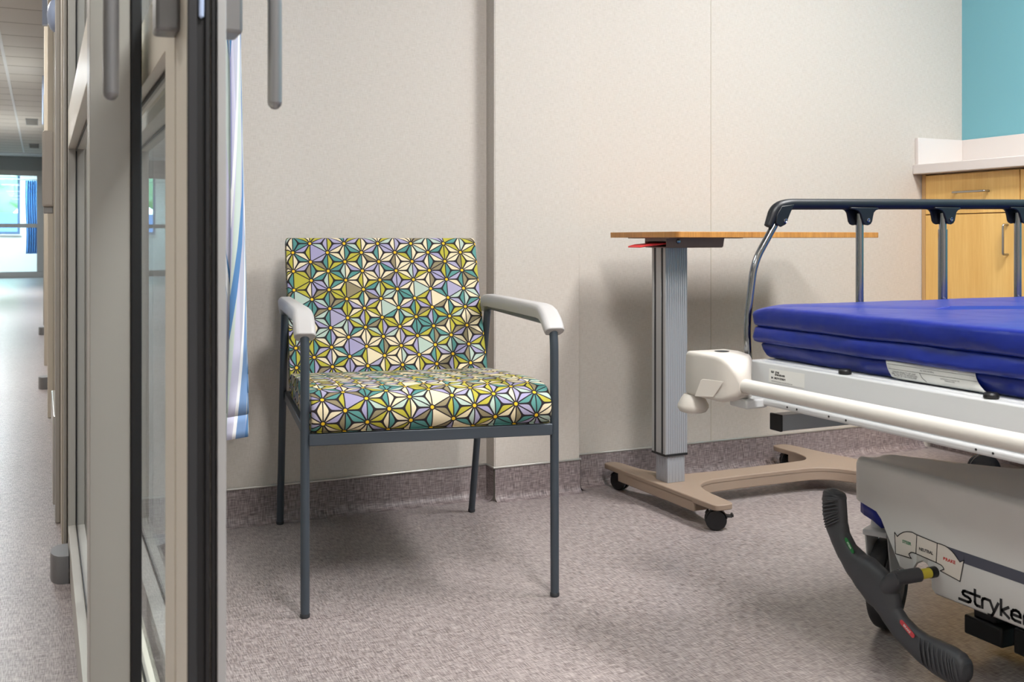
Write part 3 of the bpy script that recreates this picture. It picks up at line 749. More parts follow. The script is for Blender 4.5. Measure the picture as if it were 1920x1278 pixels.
small_caster(1.785, 2.475, -.5, tb, brake=True); small_caster(1.786, 3.015, -1.2, tb); small_caster(2.512, 3.02, -.4, tb); small_caster(2.528, 2.37, .4, tb)

# ================================================================== CABINETS + COUNTER
XF = 3.283
def cabinet(y1, y0, label, filler=True):
    t = thing('base_cabinet', (3.4, (y0+y1)/2, 0), label, 'cabinet', 'maple base cabinets')
    k = MB(); k.box(XF+.02, XT-.001, y0+.0015, y1-.0015, .10, 1.118); k.finish('body', MT['maple_dark'], t, bevel=.001)
    k = MB(); k.box(XF+.05, XT-.001, y0+.0015, y1-.0015, 0, .10); k.finish('plinth', MT['base_side'], t)
    ya, yb = y0+.002, y1-(.022 if filler else .002)
    if filler:
        k = MB(); k.box(XF+.001, XF+.02, yb+.002, y1-.0015, .10, 1.118); k.finish('filler_strip', MT['maple_dark'], t)
    zg = onX(1830, 400, XF).z
    k = MB(); k.box(XF, XF+.019, ya, yb, zg+.002, 1.112); dr = k.finish('drawer', MT['maple'], t, bevel=.0012)
    k = MB(); k.box(XF, XF+.019, ya, yb, .102, zg-.002); do = k.finish('door', MT['maple'], t, bevel=.0012)
    return t, dr, do, ya, yb
t, dr, do, ya, yb = cabinet(3.099, 2.634, 'maple cabinet in the corner by the wall covering, one drawer over one door')
h0 = onX(1786, 360, XF-.022); h1 = onX(1846, 358, XF-.022)
zc_ = (h0.z+h1.z)/2
k = MB(); k.tube(smooth_path([(XF, h0.y, zc_), (XF-.026, h0.y, zc_), (XF-.026, h1.y, zc_), (XF, h1.y, zc_)], .008), .0042, 12); k.finish('handle', MT['steel'], dr)
h0 = onX(1882, 421, XF-.022); h1 = onX(1882, 477, XF-.022)
k = MB(); k.tube(smooth_path([(XF, h0.y, h0.z), (XF-.026, h0.y, h0.z), (XF-.026, h0.y, h1.z), (XF, h0.y, h1.z)], .008), .0042, 12); k.finish('handle', MT['steel'], do)
t, dr, do, ya, yb = cabinet(2.634, 2.17, 'maple cabinet second from the corner, cut by the edge of the view', False)
k = MB(); k.tube(smooth_path([(XF, 2.46, zc_), (XF-.026, 2.46, zc_), (XF-.026, 2.34, zc_), (XF, 2.34, zc_)], .008), .0042, 12); k.finish('handle', MT['steel'], dr)
k = MB(); k.tube(smooth_path([(XF, 2.58, .97), (XF-.026, 2.58, .97), (XF-.026, 2.58, .85), (XF, 2.58, .85)], .008), .0042, 12); k.finish('handle', MT['steel'], do)
ct = thing('countertop', (3.38, 2.63, 1.119), 'white solid-surface countertop with upstand over the maple cabinets', 'countertop')
MB().box(3.235, XT-.001, 2.16, 3.099, 1.119, 1.158).finish('slab', MT['solid'], ct, bevel=.003)
k = MB(); k.box(3.248, XT-.001, 3.082, 3.099, 1.158, 1.268); k.finish('side_upstand', MT['solid'], ct, bevel=.002)
k = MB(); k.box(XT-.018, XT-.001, 2.16, 3.082, 1.158, 1.268); k.finish('back_upstand', MT['solid'], ct, bevel=.002)

# ================================================================== STRETCHER
YCEN = 1.32
st = thing('hospital_stretcher', (2.3, YCEN, 0), 'white hospital stretcher with black side rail, foot pedal and slate striped base cover', 'stretcher')
LX = 1.40      # foot-end beam plane
k = MB(); k.box(LX, LX+.05, .865, 1.800, .512, .590); k.box(LX-.012, LX+.05, .865, 1.795, .5, .513)
k.box(LX+.05, 3.42, 1.755, 1.800, .52, .588); k.box(LX+.05, 3.42, .865, .91, .52, .588); k.box(3.37, 3.42, .91, 1.755, .52, .588)
k.finish('litter_frame', MT['white_pc'], st, bevel=.004, seg=3)
k = MB(); k.box(LX+.02, 3.40, .88, 1.785, .588, .5915)
k.finish('deck', MT['white_pc'], st, bevel=.001)
for (u, v) in ((1583, 702), (1857, 749)):
    k = MB(); p = onX(u, v, LX+.012); k.lathe([(.0105, 0), (.0125, .002), (.0125, .007), (.010, .010), (.004, .011)], (LX+.014, p.y, .590), n=20); k.finish('rubber_stop', MT['black'], st)
for u, v in ((1476, 754), (1494, 759), (1554, 774), (1586, 781), (1830, 829), (1862, 838)):
    k = MB(); p = onX(u, v, LX-.0122); k.lathe([(.0022, 0), (.0022, .0006)], (LX-.0121, p.y, .5075), (-1, 0, 0), 10); k.finish('rivet', MT['black'], st)
# round push bar between the corner bumpers
k = MB(); k.tube([(1.345, 1.765, .543), (1.345, .88, .543)], .0147, 24); k.finish('end_bar', MT['bar'], st)
# corner bumper modules
def corner(yc, sgn):
    """moulded corner: rounded block narrowing into the bar socket; sgn +1 = towards larger y"""
    def sec(dy, x0, x1, z0, z1, r):
        out = []
        for cx, cz, a0 in ((x1-r, z1-r, 0), (x0+r, z1-r, PI/2), (x0+r, z0+r, PI), (x1-r, z0+r, 3*PI/2)):
            for i in range(7): a = a0+i*PI/2/6; out.append((cx+r*math.cos(a), yc+sgn*dy, cz+r*math.sin(a)))
        return out
    R_ = [sec(-.026, 1.3285, 1.362, .5245, .5610, .015), sec(-.018, 1.323, 1.366, .518, .575, .013), sec(-.005, 1.314, 1.378, .511, .592, .012), sec(.010, 1.3085, 1.390, .506, .600, .010), sec(.03, 1.307, 1.402, .505, .6025, .009), sec(.09, 1.307, 1.42, .505, .603, .009), sec(.138, 1.308, 1.42, .505, .602, .010), sec(.148, 1.314, 1.415, .506, .598, .013), sec(.152, 1.325, 1.405, .510, .590, .015)]
    k = MB(); k.loft(R_); cb = k.finish('corner_bumper', MT['white_pl'], st, ang=38)
    po = [onX(u, v, 1.3066) for u, v in ((1303, 744), (1315, 712), (1319, 710), (1357, 715), (1338, 744))]
    k = MB(); k.prism([(1.3066, yc+sgn*(p.y-1.768), max(.506, p.z)) for p in po], (-.0014, 0, 0)); k.finish('panel', MT['sign'], cb, bevel=.0008)
    k = MB(); k.lathe([(.020, .0), (.029, .003), (.0345, .011), (.0345, .018), (.026, .034), (.020, .042)], (1.326, yc+sgn*.137, .464), n=28); k.finish('roller', MT['white_pl'], cb)
    k = MB(); k.lathe([(.011, 0), (.016, .0008), (.0165, .0012)], (1.37, yc+sgn*.09, .6028), n=20); k.finish('top_button', MT['rubber'], cb)
    k = MB(); k.box(1.345, 1.40, min(yc-sgn*.03, yc+sgn*.03), max(yc-sgn*.03, yc+sgn*.03), .494, .514); k.finish('bracket', MT['white_pc'], cb, bevel=.004)
    return cb
corner(1.768, 1); corner(.875, -1)
# equipment label stuck on the beam
q = [onX(1250+a/6.39, 640+b_/6.39, LX-.0004) for a, b_ in ((1230, 320), (1655, 388), (1648, 558), (1222, 482))]
k = MB(); k.prism(q, (-.0003, 0, 0)); lb = k.finish('label', MT['paper_lbl'], st, smooth=False); lb['label'] = 'white identification label with black print'
RT, UP = (0, -1, 0), (0, 0, 1)
def lab(txt, a, b_, size): 
    p = onX(1250+a/6.39, 640+b_/6.39, LX-.0008); text_mesh('print', txt, size, p, RT, UP, MT['ink'], lb, .0002, .0002 if size > .004 else 0, 'LEFT')
lab('REF  0748', 1252, 362, .0062); lab('0748-000-000', 1297, 398, .0056); lab('SN  2023065700271', 1252, 430, .0056); lab('SEE OPERATIONS MANUAL FOR MORE INFORMATION', 1258, 470, .0027)
# square tube under the litter with black plug
k = MB(); k.box(1.455, 3.3, 1.757, 1.792, .436, .471); k.box(1.60, 1.64, 1.76, 1.79, .471, .52); k.box(2.9, 2.94, 1.76, 1.79, .471, .52); sq = k.finish('rail_carrier', MT['col_lt'], st, bevel=.002)
k = MB(); k.box(1.449, 1.456, 1.756, 1.793, .435, .472); k.finish('end_plug', MT['black'], sq, bevel=.002)

# --- side rail on the far side
YR = 1.85
rl = MB()
za, zb = .932, .948      # the grip rises slightly towards the head end
def rz(x): return za+(zb-za)*(x-1.55)/1.1
pth = smooth_path([(1.492, YR, rz(1.5)-.050), (1.512, YR, rz(1.5)-.008), (1.545, YR, rz(1.545)), (2.72, YR, rz(2.72)), (2.76, YR, rz(2.76)-.01), (2.785, YR, rz(2.785)-.05)], .02, 5)
rl.tube(pth, [.010]+[.0128]*(len(pth)-2)+[.010], 18); grip = rl.finish('rail_grip', MT['railblack'], st)
posts = [1.525, 1.762, 2.032, 2.298, 2.56]
for i, x in enumerate(posts):
    k = MB()
    for yy in (YR-.014, YR+.008):
        if i == 0: out = [(x+.030, rz(x)), (x+.018, rz(x)-.022), (x+.006, rz(x)-.046), (x-.008, rz(x)-.052), (x-.022, rz(x)-.044), (x-.020, rz(x)-.025), (x-.006, rz(x)-.005)]
        else: out = [(x-.040, rz(x)-.008), (x+.046, rz(x)-.008), (x+.046, rz(x)-.0125), (x+.038, rz(x)-.0145), (x+.032, rz(x)-.020), (x+.029, rz(x)-.030), (x+.0265, rz(x)-.041), (x+.022, rz(x)-.047), (x+.014, rz(x)-.050), (x+.005, rz(x)-.049), (x-.001, rz(x)-.044), (x-.005, rz(x)-.034), (x-.009, rz(x)-.024), (x-.016, rz(x)-.0165), (x-.026, rz(x)-.013), (x-.040, rz(x)-.012)]
        if i and yy > YR: out = [(2*(x+.001)-a, c) for a, c in out]
        k.prism([(a, yy, c) for a, c in out], (0, .006, 0))
    ce = k.finish('clevis', MT['railblack'], st, bevel=.0015)
    k = MB(); sxx = x+(.004 if i == 0 else .013); k.lathe([(.0052, 0), (.0052, .0018), (.0038, .0026), (.0018, .0012)], (sxx, YR-.014, rz(x)-.038), (0, -1, 0), 14); k.finish('screw', MT['chrome'], ce)
    k = MB()
    if i == 0: k.tube(smooth_path([(x-.004, YR, rz(x)-.03), (1.452, YR, .80), (1.432, YR, .66), (1.44, YR, .52)], .035, 6), .0085, 16)
    else: k.tube([(x, YR, rz(x)-.022), (x, YR, .52)], .0092, 16)
    if i == 2: k.tube([(x, YR, rz(x)-.062), (x, YR, .60)], .0112, 16)
    k.finish('post', MT['chrome'], st)
k = MB(); k.tube([(1.43, YR, .53), (2.6, YR, .53)], .014, 14); k.box(1.6, 1.63, 1.80, 1.85, .525, .55); k.box(2.4, 2.43, 1.80, 1.85, .525, .55); k.finish('pivot_tube', MT['white_pc'], st)

# --- base cover
HX = 1.60
def hY(u, v=1000): return onX(u, v, HX).y
yl = 1.708; yr = 2*YCEN-yl
def lower(u, v): p = onX(u, v, HX); return (p.y, p.z)
edge = [lower(1590, 928), lower(1612, 941), lower(1643, 960), lower(1652, 974), lower(1662, 1000), lower(1687, 1064), lower(1712, 1078)]
arch = [lower(1713, 1066), lower(1719, 1056), lower(1729, 1052.5), lower(1739, 1060), lower(1746, 1078), lower(1747, 1106), lower(1752, 1114), lower(1790, 1129), lower(1920, 1180)]
pts = edge+arch
def zlow(y):
    if y < YCEN: y = 2*YCEN-y
    if y >= pts[0][0]: return pts[0][1]
    for (ya_, za_), (yb_, zb_) in zip(pts, pts[1:]):
        if ya_ >= y >= yb_: return za_+(zb_-za_)*((ya_-y)/max(1e-6, ya_-yb_))
    return pts[-1][1]
plan = [(1.715, 1.70), (1.70, 1.703), (1.66, 1.722), (1.62, 1.745), (1.56, 1.775), (1.48, 1.83), (1.44, 1.90), (1.32, 1.93)]
def xback(y):
    if y < YCEN: y = 2*YCEN-y
    for (ya_, xa), (yb_, xb) in zip(plan, plan[1:]):
        if ya_ >= y >= yb_: return xa+(xb-xa)*(ya_-y)/(ya_-yb_)
    return plan[0][1]
ys = sorted(set([yl-.0025*i for i in range(0, int((yl-yr)/.0025)+1)]+[p[0] for p in pts if p[0] < yl]), reverse=True)
rows = []
for y in ys:
    e = min(yl-y, y-yr); rr_ = .03
    xo = rr_*(1-math.sqrt(max(0, 1-(1-min(1, e/rr_))**2)))
    zt = .381-.25*xo
    xf = HX+xo; xb = max(xf+.03, xback(y)); zl = zlow(y)
    cr = .017
    prof = [(xf+.004, zl)]+[(xf, zl+(zt-cr-zl)*q) for q in (.02, .35, .7, 1)]
    prof += [(xf+cr-cr*math.cos(a), zt-cr+cr*math.sin(a)) for a in [i*PI/2/7 for i in range(1, 8)]]
    sag = .006
    prof += [(xf+cr+(xb-xf-cr)*q, zt-sag*math.sin(q*PI)) for q in (.3, .6, .85)]
    prof += [(xb-.006, zt-.003), (xb, zt-.012), (xb, zt-.07)]
    rows.append([(x, y, z) for x, z in prof])
k = MB(); k.sheet(rows); hood = k.finish('base_cover', MT['hood'], st, ang=60)
sm = hood.modifiers.new('sol', 'SOLIDIFY'); sm.thickness = .006; sm.offset = -1
# blue band below the cover's wing
yb0 = hY(1648)
bl = [(HX+.03, 1.700), (HX+.012, 1.690), (HX+.007, 1.675), (HX+.007, (1.675+yb0)/2), (HX+.007, yb0)]
k = MB(); k.sheet([[(x, y, zlow(min(y, 1.6999))+.012) for x, y in bl], [(x, y, zlow(min(y, 1.6999))-.026) for x, y in bl]])
bb = k.finish('blue_band', MT['blue'], st, ang=60); sm = bb.modifiers.new('sol', 'SOLIDIFY'); sm.thickness = .01
k = MB(); k.prism([(HX+.03, 1.700, .325), (HX+.10, 1.705, .335), (HX+.10, 1.705, .275), (HX+.03, 1.70, .285)], (0, -.02, 0)); k.finish('blue_band', MT['blue'], st)
# printed direction sign, stripe and lettering on the cover
def sg(a, b_, x=HX-.0006): return onX(1640+a/6.39, 960+b_/6.39, x)
sgn = [(240, 240), (272, 290), (295, 266), (320, 250), (350, 237), (385, 232), (420, 234), (450, 240), (505, 270), (750, 370), (800, 384), (850, 405), (892, 435), (930, 470), (962, 510), (990, 552), (1022, 595), (1070, 575), (1022, 828), (785, 700), (830, 683), (818, 655), (800, 635), (745, 605), (500, 497), (460, 482), (435, 480), (410, 500), (420, 525), (440, 552), (250, 495)]
strip = [(845, 402), (1789, 722), (2330, 905), (2330, 1055), (1789, 865), (1075, 612), (1022, 590), (985, 535), (930, 465)]
k = MB(); k.prism([sg(a, b_, HX-.0003) for a, b_ in strip], (-.0003, 0, 0)); k.finish('stripe', MT['stripe'], hood, smooth=False)
k = MB(); k.prism([sg(a, b_, HX-.0006) for a, b_ in sgn], (-.0003, 0, 0)); sign = k.finish('direction_sign', MT['sign'], hood, smooth=False)
def ribbon(mb, pts3, w, nrm, th=.0003, closed=False):
    nrm = Vector(nrm)
    n = len(pts3)
    for i in range(n if closed else n-1):
        a, b_ = Vector(pts3[i]), Vector(pts3[(i+1) % n]); t = (b_-a).normalized(); s = t.cross(nrm).normalized()*w/2; e = t*w*.42
        mb.prism([a-e+s, b_+e+s, b_+e-s, a-e-s], nrm*th)
k = MB(); ribbon(k, [sg(a, b_, HX-.0010) for a, b_ in sgn], .0017, (-1, 0, 0), closed=True)
ribbon(k, [sg(505, 270, HX-.001), sg(495, 492, HX-.001)], .0016, (-1, 0, 0)); ribbon(k, [sg(750, 370, HX-.001), sg(738, 602, HX-.001)], .0016, (-1, 0, 0))
k.finish('outline', MT['ink'], sign, smooth=False)
for tx, a, b_, w_, mm in (('STEER', 385, 365, .0236, 'tgreen'), ('NEUTRAL', 615, 465, .0355, 'ink'), ('BRAKE', 895, 580, .0290, 'tred')):
    p = sg(a, b_, HX-.0010); o_ = text_mesh('lettering', tx, .0085, p, RT, UP, MT[mm], sign, .0002, .0003)
    xs = [v.co.y for v in o_.data.vertices]; wid = max(xs)-min(xs); cy_ = (max(xs)+min(xs))/2
    for v in o_.data.vertices: v.co.y = cy_+(v.co.y-cy_)*w_/wid
# maker's lettering in strokes
GL = {'s': [[(1.05, 1), (.35, 1), (.2, .93), (.13, .78), (.18, .62), (.33, .54), (.68, .48), (.84, .4), (.9, .26), (.84, .1), (.66, 0), (-.2, 0)]],
      't': [[(1.32, 1.5), (1.32, .28), (1.38, .1), (1.52, 0), (1.78, 0)], [(.9, 1), (1.78, 1)]],
      'r': [[(2.02, 0), (2.02, .7), (2.1, .92), (2.28, 1), (2.6, 1)]],
      'y': [[(2.74, 1), (3.1, .08)], [(3.5, 1), (3.0, -.3), (2.9, -.44), (2.62, -.46)]],
      'k': [[(3.76, 0), (3.76, 1.5)], [(4.42, 1), (3.84, .5), (4.48, 0)]],
      'e': [[(4.72, .5), (5.5, .5), (5.47, .76), (5.34, .94), (5.12, 1), (4.88, .93), (4.72, .72), (4.70, .34), (4.80, .1), (5.0, 0), (5.48, 0)]],
      'q': [[(5.82, 0), (5.82, .7), (5.9, .92), (6.08, 1), (6.4, 1)]]}
base = onX(1803, 1124, HX)
k = MB(); UX, UZ = .0236, .0185
for gl in GL.values():
    for strk in gl:
        ribbon(k, [Vector((HX-.0004, base.y-a*UX, base.z+.0008+b_*UZ)) for a, b_ in strk], .0052, (-1, 0, 0), .0004)
k.finish('logo', MT['ink'], hood, smooth=False)

# --- brake / steer pedal
PX = 1.52
pc = [(184, 272, 5), (183.6, 274, 20), (183, 279, 36), (182.4, 288, 50), (181.5, 302, 60), (180, 325, 64), (183, 400, 66), (192, 455, 60), (212, 520, 50), (245, 590, 50), (300, 665, 64), (360, 725, 84), (415, 790, 92), (452, 850, 76), (484, 925, 56), (525, 985, 54), (585, 1050, 56), (650, 1105, 62), (725, 1150, 70), (800, 1190, 72), (845, 1213, 66), (864, 1223, 52), (876, 1230, 36), (882, 1233, 16)]
cen = [(onX(1500+a/2.79, 820+b_/2.79, PX), w_) for a, b_, w_ in pc]
def pedal():
    rings = []; n = 20; dense = []
    for i in range(len(cen)-1):
        for j in range(6):
            t = j/6; tt = t*t*(3-2*t); dense.append((cen[i][0].lerp(cen[i+1][0], t), cen[i][1]+(cen[i+1][1]-cen[i][1])*tt))
    dense.append(cen[-1])
    N = len(dense)
    for i, (c, w_) in enumerate(dense):
        t = (dense[min(N-1, i+2)][0]-dense[max(0, i-2)][0]).normalized(); s = t.cross(Vector((1, 0, 0))).normalized()
        hw = w_/2.79*1.95/FPX*1.3
        f = i/(N-1)
        pad = max(0, 1-abs(f-.09)/.11, 1-abs(f-.86)/.13)
        th = .0145+.006*max(0, 1-abs(f-.46)/.16)+.003*min(1, pad*2)
        th = min(th, hw*.8+.001)
        ring = []
        for q in range(n):
            a = 2*PI*q/n; cs, sn = math.cos(a), math.sin(a)
            ex = abs(cs)**.75*(1 if cs > 0 else -1); ey = abs(sn)**.75*(1 if sn > 0 else -1)
            ring.append(c+s*hw*ex+Vector((1, 0, 0))*th*ey)
        rings.append(ring)
    return rings
hubp = onX(1500+505/2.79, 820+736/2.79, PX-.012)
k = MB(); k.loft(pedal())
hc = onX(1500+432/2.79, 820+805/2.79, PX); k.tube([hc+Vector((.004, -.002, 0)), hc.lerp(hubp, .35)+Vector((.005, 0, 0)), hc.lerp(hubp, .7)+Vector((.005, 0, 0)), hubp+Vector((.005, 0, 0)), hubp+Vector((.012, -.001, .0005))], [.012, .020, .0185, .0155, .0125], 20)
# moulded grip ribs across the two foot pads
for lo_, hi_ in ((4.2, 7), (17, 20.6)):
    m_ = 11
    for i in range(m_):
        f = lo_+(hi_-lo_)*(i+.5)/m_; j = int(f); t = f-j; c = cen[j][0].lerp(cen[j+1][0], t); w_ = cen[j][1]+(cen[j+1][1]-cen[j][1])*t
        tn = (cen[j+1][0]-cen[j][0]).normalized(); s = tn.cross(Vector((1, 0, 0))).normalized(); hw = w_/2.79*1.95/FPX*1.12
        di = (s*.8+tn*(.6 if lo_ < 3 else -.25)).normalized()
        k.tube([c-di*hw*.95+Vector((-.0125, 0, 0)), c-di*hw*.5+Vector((-.0178, 0, 0)), c+Vector((-.0184, 0, 0)), c+di*hw*.5+Vector((-.0178, 0, 0)), c+di*hw*.95+Vector((-.0125, 0, 0))], [.0010, .0022, .0024, .0022, .0010], 8)
ped = k.finish('pedal', MT['pedal'], st, ang=60)
def badge(a0, b0_, a1, b1_, txt, mm, wid):
    p0 = onX(1500+a0/2.79, 820+b0_/2.79, PX-.0150); p1 = onX(1500+a1/2.79, 820+b1_/2.79, PX-.0150)
    t = (p1-p0).normalized(); s = t.cross(Vector((1, 0, 0))).normalized()
    out = []
    for c, a0_ in ((p1, -PI/2), (p0, PI/2)):
        for i in range(9): a = a0_+i*PI/8; out.append(c+t*math.cos(a)*wid+s*math.sin(a)*wid)
    k = MB(); k.prism(out, (-.0012, 0, 0)); bd = k.finish('badge', MT[mm], ped, smooth=False)
    nz = Vector((-1, 0, 0)); up = nz.cross(t)
    o_ = text_mesh('lettering', txt, wid*1.35, (p0+p1)/2+Vector((-.0012, 0, 0)), t, up, MT['bwhite'], bd, .0003, .0001)
badge(243, 533, 276, 595, 'STEER', 'bgreen', .0042)
badge(534, 966, 590, 1033, 'BRAKE', 'bred', .0048)
hubp = onX(1500+505/2.79, 820+736/2.79, PX-.012)
k = MB(); k.tube([hubp+Vector((-.004, 0, 0)), hubp+Vector((.012, -.002, .001)), hubp+Vector((.052, -.006, .002))], [.0125, .0138, .0138], 20); k.finish('shaft_sleeve', MT['pedal'], ped)
k = MB(); k.tube([hubp+Vector((.05, -.006, .002)), hubp+Vector((.078, -.009, .003))], .0098, 18); k.finish('shaft', MT['yellow'], ped)
k = MB(); k.tube([hubp+Vector((.077, -.009, .003)), hubp+Vector((.26, -.012, .004))], .0108, 18); k.finish('shaft', MT['black'], ped)
k = MB(); k.lathe([(.0036, 0), (.003, .0012), (.0005, .0015)], hubp+Vector((.012, .006, .0145)), Vector((-.5, 0, 1)), 12); k.finish('pin', MT['chrome'], ped)

# --- chassis, casters, mechanism
k = MB(); k.box(1.72, 3.0, 1.18, 1.46, .16, .27); k.box(1.66, 1.72, .98, 1.66, .235, .30); k.box(3.0, 3.06, .98, 1.66, .22, .30); k.finish('chassis', MT['white_pc'], st, bevel=.006)
for xc_ in (1.95, 2.75):
    k = MB(); k.lathe([(.085, .27), (.085, .40), (.07, .40), (.07, .525)], (xc_, YCEN, 0), n=28); k.finish('lift_column', MT['hood'], st)
k = MB(); k.box(1.76, 1.92, 1.255, 1.53, .10, .165); k.box(1.72, 1.86, 1.13, 1.22, .075, .12); k.box(1.74, 1.86, 1.437, 1.53, .034, .074); k.box(1.75, 1.82, 1.46, 1.515, .072, .106); k.box(1.72, 1.80, 1.30, 1.395, .045, .095); k.finish('brake_linkage', MT['black'], st, bevel=.004)
def big_caster(x, y, yaw):
    r = .1; ca, sa = math.cos(yaw), math.sin(yaw); fw = Vector((ca, sa, 0)); ax = Vector((-sa, ca, 0)); c = Vector((x, y, r))
    k = MB(); k.lathe([(.055, -.010), (.082, -.016), (.094, -.0165), (.0985, -.012), (.1, -.004), (.1, .004), (.0985, .012), (.094, .0165), (.082, .016), (.055, .010)], c, ax, 44)
    cs = k.finish('caster', MT['rubber'], st)
    k = MB(); k.lathe([(.002, -.019), (.05, -.019), (.074, -.0155), (.078, -.010), (.078, .010), (.074, .0155), (.05, .019), (.002, .019)], c, ax, 36); k.finish('wheel_disc', MT['wheel'], cs)
    k = MB()
    for s in (-1, 1):
        o = c+ax*(.024*s)
        out = [o+fw*.025+Vector((0, 0, -.015)), o+fw*.03+Vector((0, 0, .05)), o-fw*.01+Vector((0, 0, .125)), o-fw*.075+Vector((0, 0, .125)), o-fw*.055+Vector((0, 0, .03)), o-fw*.02+Vector((0, 0, -.018))]
        k.prism([p-ax*.002 for p in out], ax*.004)
    k.obox(c-fw*.045+Vector((0, 0, .123)), fw*.04, ax*.026, (0, 0, .006)); k.lathe([(.02, 0), (.02, .02)], c-fw*.045+Vector((0, 0, .128)), n=16)
    k.finish('fork', MT['white_pc'], cs, bevel=.002)
big_caster(1.69, 1.69, .47); big_caster(1.70, .975, .2); big_caster(3.0, 1.62, .3); big_caster(3.0, 1.0, -.2)

# ================================================================== MATTRESS (lies on the stretcher)
mx0, mx1, my0, my1 = 1.418, 3.34, .83, 1.826
def mrect(ins, z, r=.03, n=10):
    out = []
    x0, x1, y0, y1 = mx0+ins, mx1-ins, my0+ins, my1-ins
    per = []
    def seg(a, b_, m_): return [Vector(a).lerp(Vector(b_), i/m_) for i in range(m_)]
    cs = [((x1-r, y1-r), 0), ((x0+r, y1-r), PI/2), ((x0+r, y0+r), PI), ((x1-r, y0+r), 3*PI/2)]
    for i, ((cx, cy), a0) in enumerate(cs):
        arc = [Vector((cx+r*math.cos(a0+q*PI/2/5), cy+r*math.sin(a0+q*PI/2/5))) for q in range(6)]
        (nx_, ny_), a1 = cs[(i+1) % 4]; nxt = Vector((nx_+r*math.cos(a1), ny_+r*math.sin(a1)))
        out += arc+seg(arc[-1], nxt, 90)[1:]
    from mathutils import noise as nz_
    res = []
    for p in out:
        w = .005*nz_.noise(Vector((p.x*9, p.y*9, z*22)))+.002*nz_.noise(Vector((p.x*26, p.y*26, z*50)))
        fold = max(0, 1-abs(z-.646)/.018)+.6*max(0, 1-abs(z-.608)/.014)
        w += fold*(.006*nz_.noise(Vector((p.x*13+3, p.y*13, z*30)))-.007*max(0, nz_.noise(Vector((p.x*31, p.y*31+z*40, z*25)))-.05))*(1 if ins < .03 else 0)
        d = Vector((p.x-(mx0+mx1)/2, p.y-(my0+my1)/2)); d = Vector((d.x*.3, d.y)).normalized()
        dr_ = min(math.hypot(p.x-x0, p.y-y1), math.hypot(p.x-x0, p.y-y0)); w += 0 if dr_ > .1 else 0
        z_ = z-(.011*max(0, 1-dr_/.07)**1.5 if z > .69 else 0)
        res.append((p.x+d.x*w, p.y+d.y*w, z_+.0025*nz_.noise(Vector((p.x*7, p.y*7, 5)))*(1 if z < .69 else .6)))
    return res
lv = [(.050, .5925), (.028, .5935), (.022, .598), (.016, .610), (.014, .621), (.017, .6255), (.008, .6265), (.003, .629), (.001, .637), (.002, .648), (.004, .6575), (.009, .6612), (.003, .6642), (.001, .669), (.0, .684), (.0, .695), (.002, .7008), (.006, .7045), (.014, .7066), (.05, .7085), (.12, .709), (.25, .709)]
k = MB(); k.loft([mrect(i_, z_, max(.008, .018-i_*.2)) for i_, z_ in lv])
mt_ = thing('mattress', (2.38, YCEN, .592), 'blue vinyl mattress lying on the white stretcher', 'mattress')
k.finish('cover', MT['mattress'], mt_, ang=70)
ty0, ty1 = 1.432, 1.232
grid = []
nr, nc = 8, 10
for i in range(nr+1):
    q = i/nr; z = .6265-(.6265-.5945)*q; row = []
    cur_ = .018*q*q
    for j in range(nc+1):
        s = j/nc; y = (ty0-cur_*1.0)+((ty1-cur_*1.35)-(ty0-cur_))*s
        row.append((mx0+.0105+(.006 if z < .598 else 0), y, z))
    grid.append(row)
k = MB(); k.sheet(grid); tg = k.finish('law_tag', MT['paper_lbl'], mt_, ang=70); tg['label'] = 'white printed mattress tag'
sm = tg.modifiers.new('sol', 'SOLIDIFY'); sm.thickness = .0006
TX = mx0+.0098
k = MB()
for z, y0_, y1_ in ((.6205, ty0-.003, ty1+.001), (.612, ty0-.006, ty1-.004)): ribbon(k, [(TX, y0_, z), (TX, y1_, z)], .0005, (-1, 0, 0))
ribbon(k, [(TX, 1.352, .612), (TX, 1.346, .604), (TX, 1.336, .598)], .0006, (-1, 0, 0)); k.finish('rule', MT['ink'], tg, smooth=False)
for tx, y_, z_, s_ in (('UNDER PENALTY OF LAW', 1.388, .6075, .0046), ('THIS TAG NOT TO BE REMOVED', 1.387, .6040, .0042), ('EXCEPT BY THE CONSUMER', 1.385, .6005, .0042), ('ALL NEW MATERIAL', 1.335, .6165, .0035), ('CERTIFICATION IS MADE BY THE', 1.285, .6075, .0028), ('MANUFACTURER', 1.285, .6045, .0028)):
    text_mesh('print', tx, s_, (TX, y_, z_), RT, UP, MT['ink'], tg, .0002)

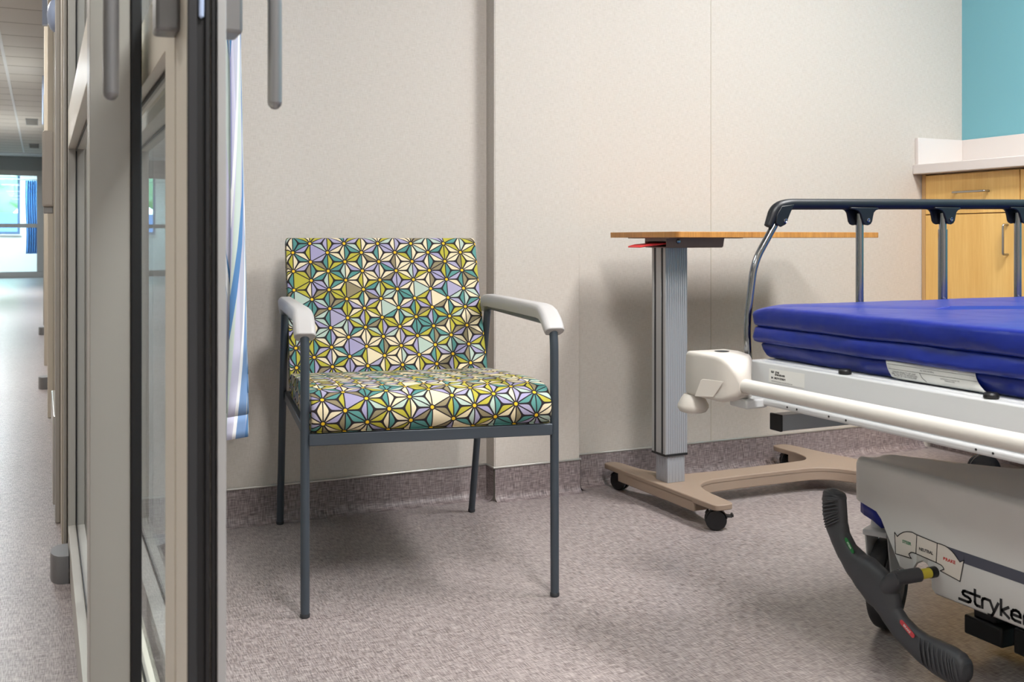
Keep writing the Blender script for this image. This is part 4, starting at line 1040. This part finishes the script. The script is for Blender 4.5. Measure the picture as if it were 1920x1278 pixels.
# ================================================================== STOOL BASE BEHIND THE STRETCHER
sx_, sy_ = 3.12, 2.50
sl = thing('rolling_stool', (sx_, sy_, 0), 'black rolling stool on castors standing in front of the cabinets behind the stretcher', 'stool')
k = MB(); k.lathe([(.002, .40), (.135, .40), (.146, .41), (.148, .43), (.14, .455), (.002, .46)], (sx_, sy_, 0), n=32); k.finish('seat', MT['blackgloss'], sl)
k = MB(); k.lathe([(.025, .15), (.025, .25), (.015, .25), (.015, .40)], (sx_, sy_, 0), n=20); k.finish('stem', MT['chrome'], sl)
for i in range(5):
    a = 1.6+i*2*PI/5; e = Vector((sx_+.14*math.cos(a), sy_+.14*math.sin(a), .125))
    k = MB(); k.tube([(sx_, sy_, .19), (sx_+.08*math.cos(a), sy_+.08*math.sin(a), .155), tuple(e)], [.022, .017, .013], 12); lg = k.finish('leg', MT['black'], sl)
    k = MB(); ax = Vector((math.sin(a*1.3), math.cos(a*1.3), 0)); c = Vector((e.x, e.y, .053))
    for s in (-1, 1): k.lathe([(.002, 0), (.044, 0), (.051, .003), (.053, .007), (.052, .013), (.038, .017), (.002, .017)], c+ax*.003*s, ax*s, 24)
    k.finish('wheel', MT['blackgloss'], lg)
    k = MB(); k.lathe([(.008, 0), (.008, .04)], (e.x, e.y, .085), n=10); k.finish('axle', MT['black'], lg)

# ================================================================== LIGHTS
ceiling_light(2.45, 1.35, .3, .6, 'room ceiling light panel over the stretcher', 'room ceiling lights')
ceiling_light(.85, .15, .3, .6, 'room ceiling light panel just inside the doorway', 'room ceiling lights')
area(2.45, 1.35, ZC-.03, .5, 1.0, 84, (1, .98, .965))
area(.85, .15, ZC-.03, .5, 1.0, 84, (1, .98, .965))
W = bpy.data.worlds.new('world'); SC.world = W; W.use_nodes = True
nt = W.node_tree; g = G(nt); bg = nt.nodes['Background']
tc = g.n('ShaderNodeTexCoord'); sp = g.n('ShaderNodeSeparateXYZ'); g.put(sp.inputs[0], tc.outputs['Generated'])
cl = g.noise(tc.outputs['Generated'], 5, 4)
skyc = g.ramp(g.m('ADD', sp.outputs[2], g.m('MULTIPLY', cl, .3)), [(.0, (226, 240, 250)), (.5, (190, 222, 250)), (1, (140, 190, 245))])
g.put(bg.inputs[0], skyc); bg.inputs[1].default_value = 13.0
# added bluish panel and lamp stand in for window daylight in the end room
ceiling_light(-1.2, 27.3, .3, .6, 'added ceiling light panel standing in for daylight beyond the glazed end doors', 'room ceiling lights', ZC+.13)
area(-1.2, 27.3, ZC+.1, .55, 1.1, 260, (.60, .84, 1))
SC.view_settings.view_transform = 'Standard'; SC.view_settings.look = 'None'; SC.view_settings.exposure = 0; SC.view_settings.gamma = 1
SC.view_settings.use_curve_mapping = False
SC.cycles.max_bounces = 8; SC.cycles.diffuse_bounces = 5; SC.cycles.glossy_bounces = 5; SC.cycles.transparent_max_bounces = 16
SC.cycles.use_denoising = True
SC.cycles.sample_clamp_indirect = 6; SC.cycles.caustics_reflective = False; SC.cycles.caustics_refractive = False
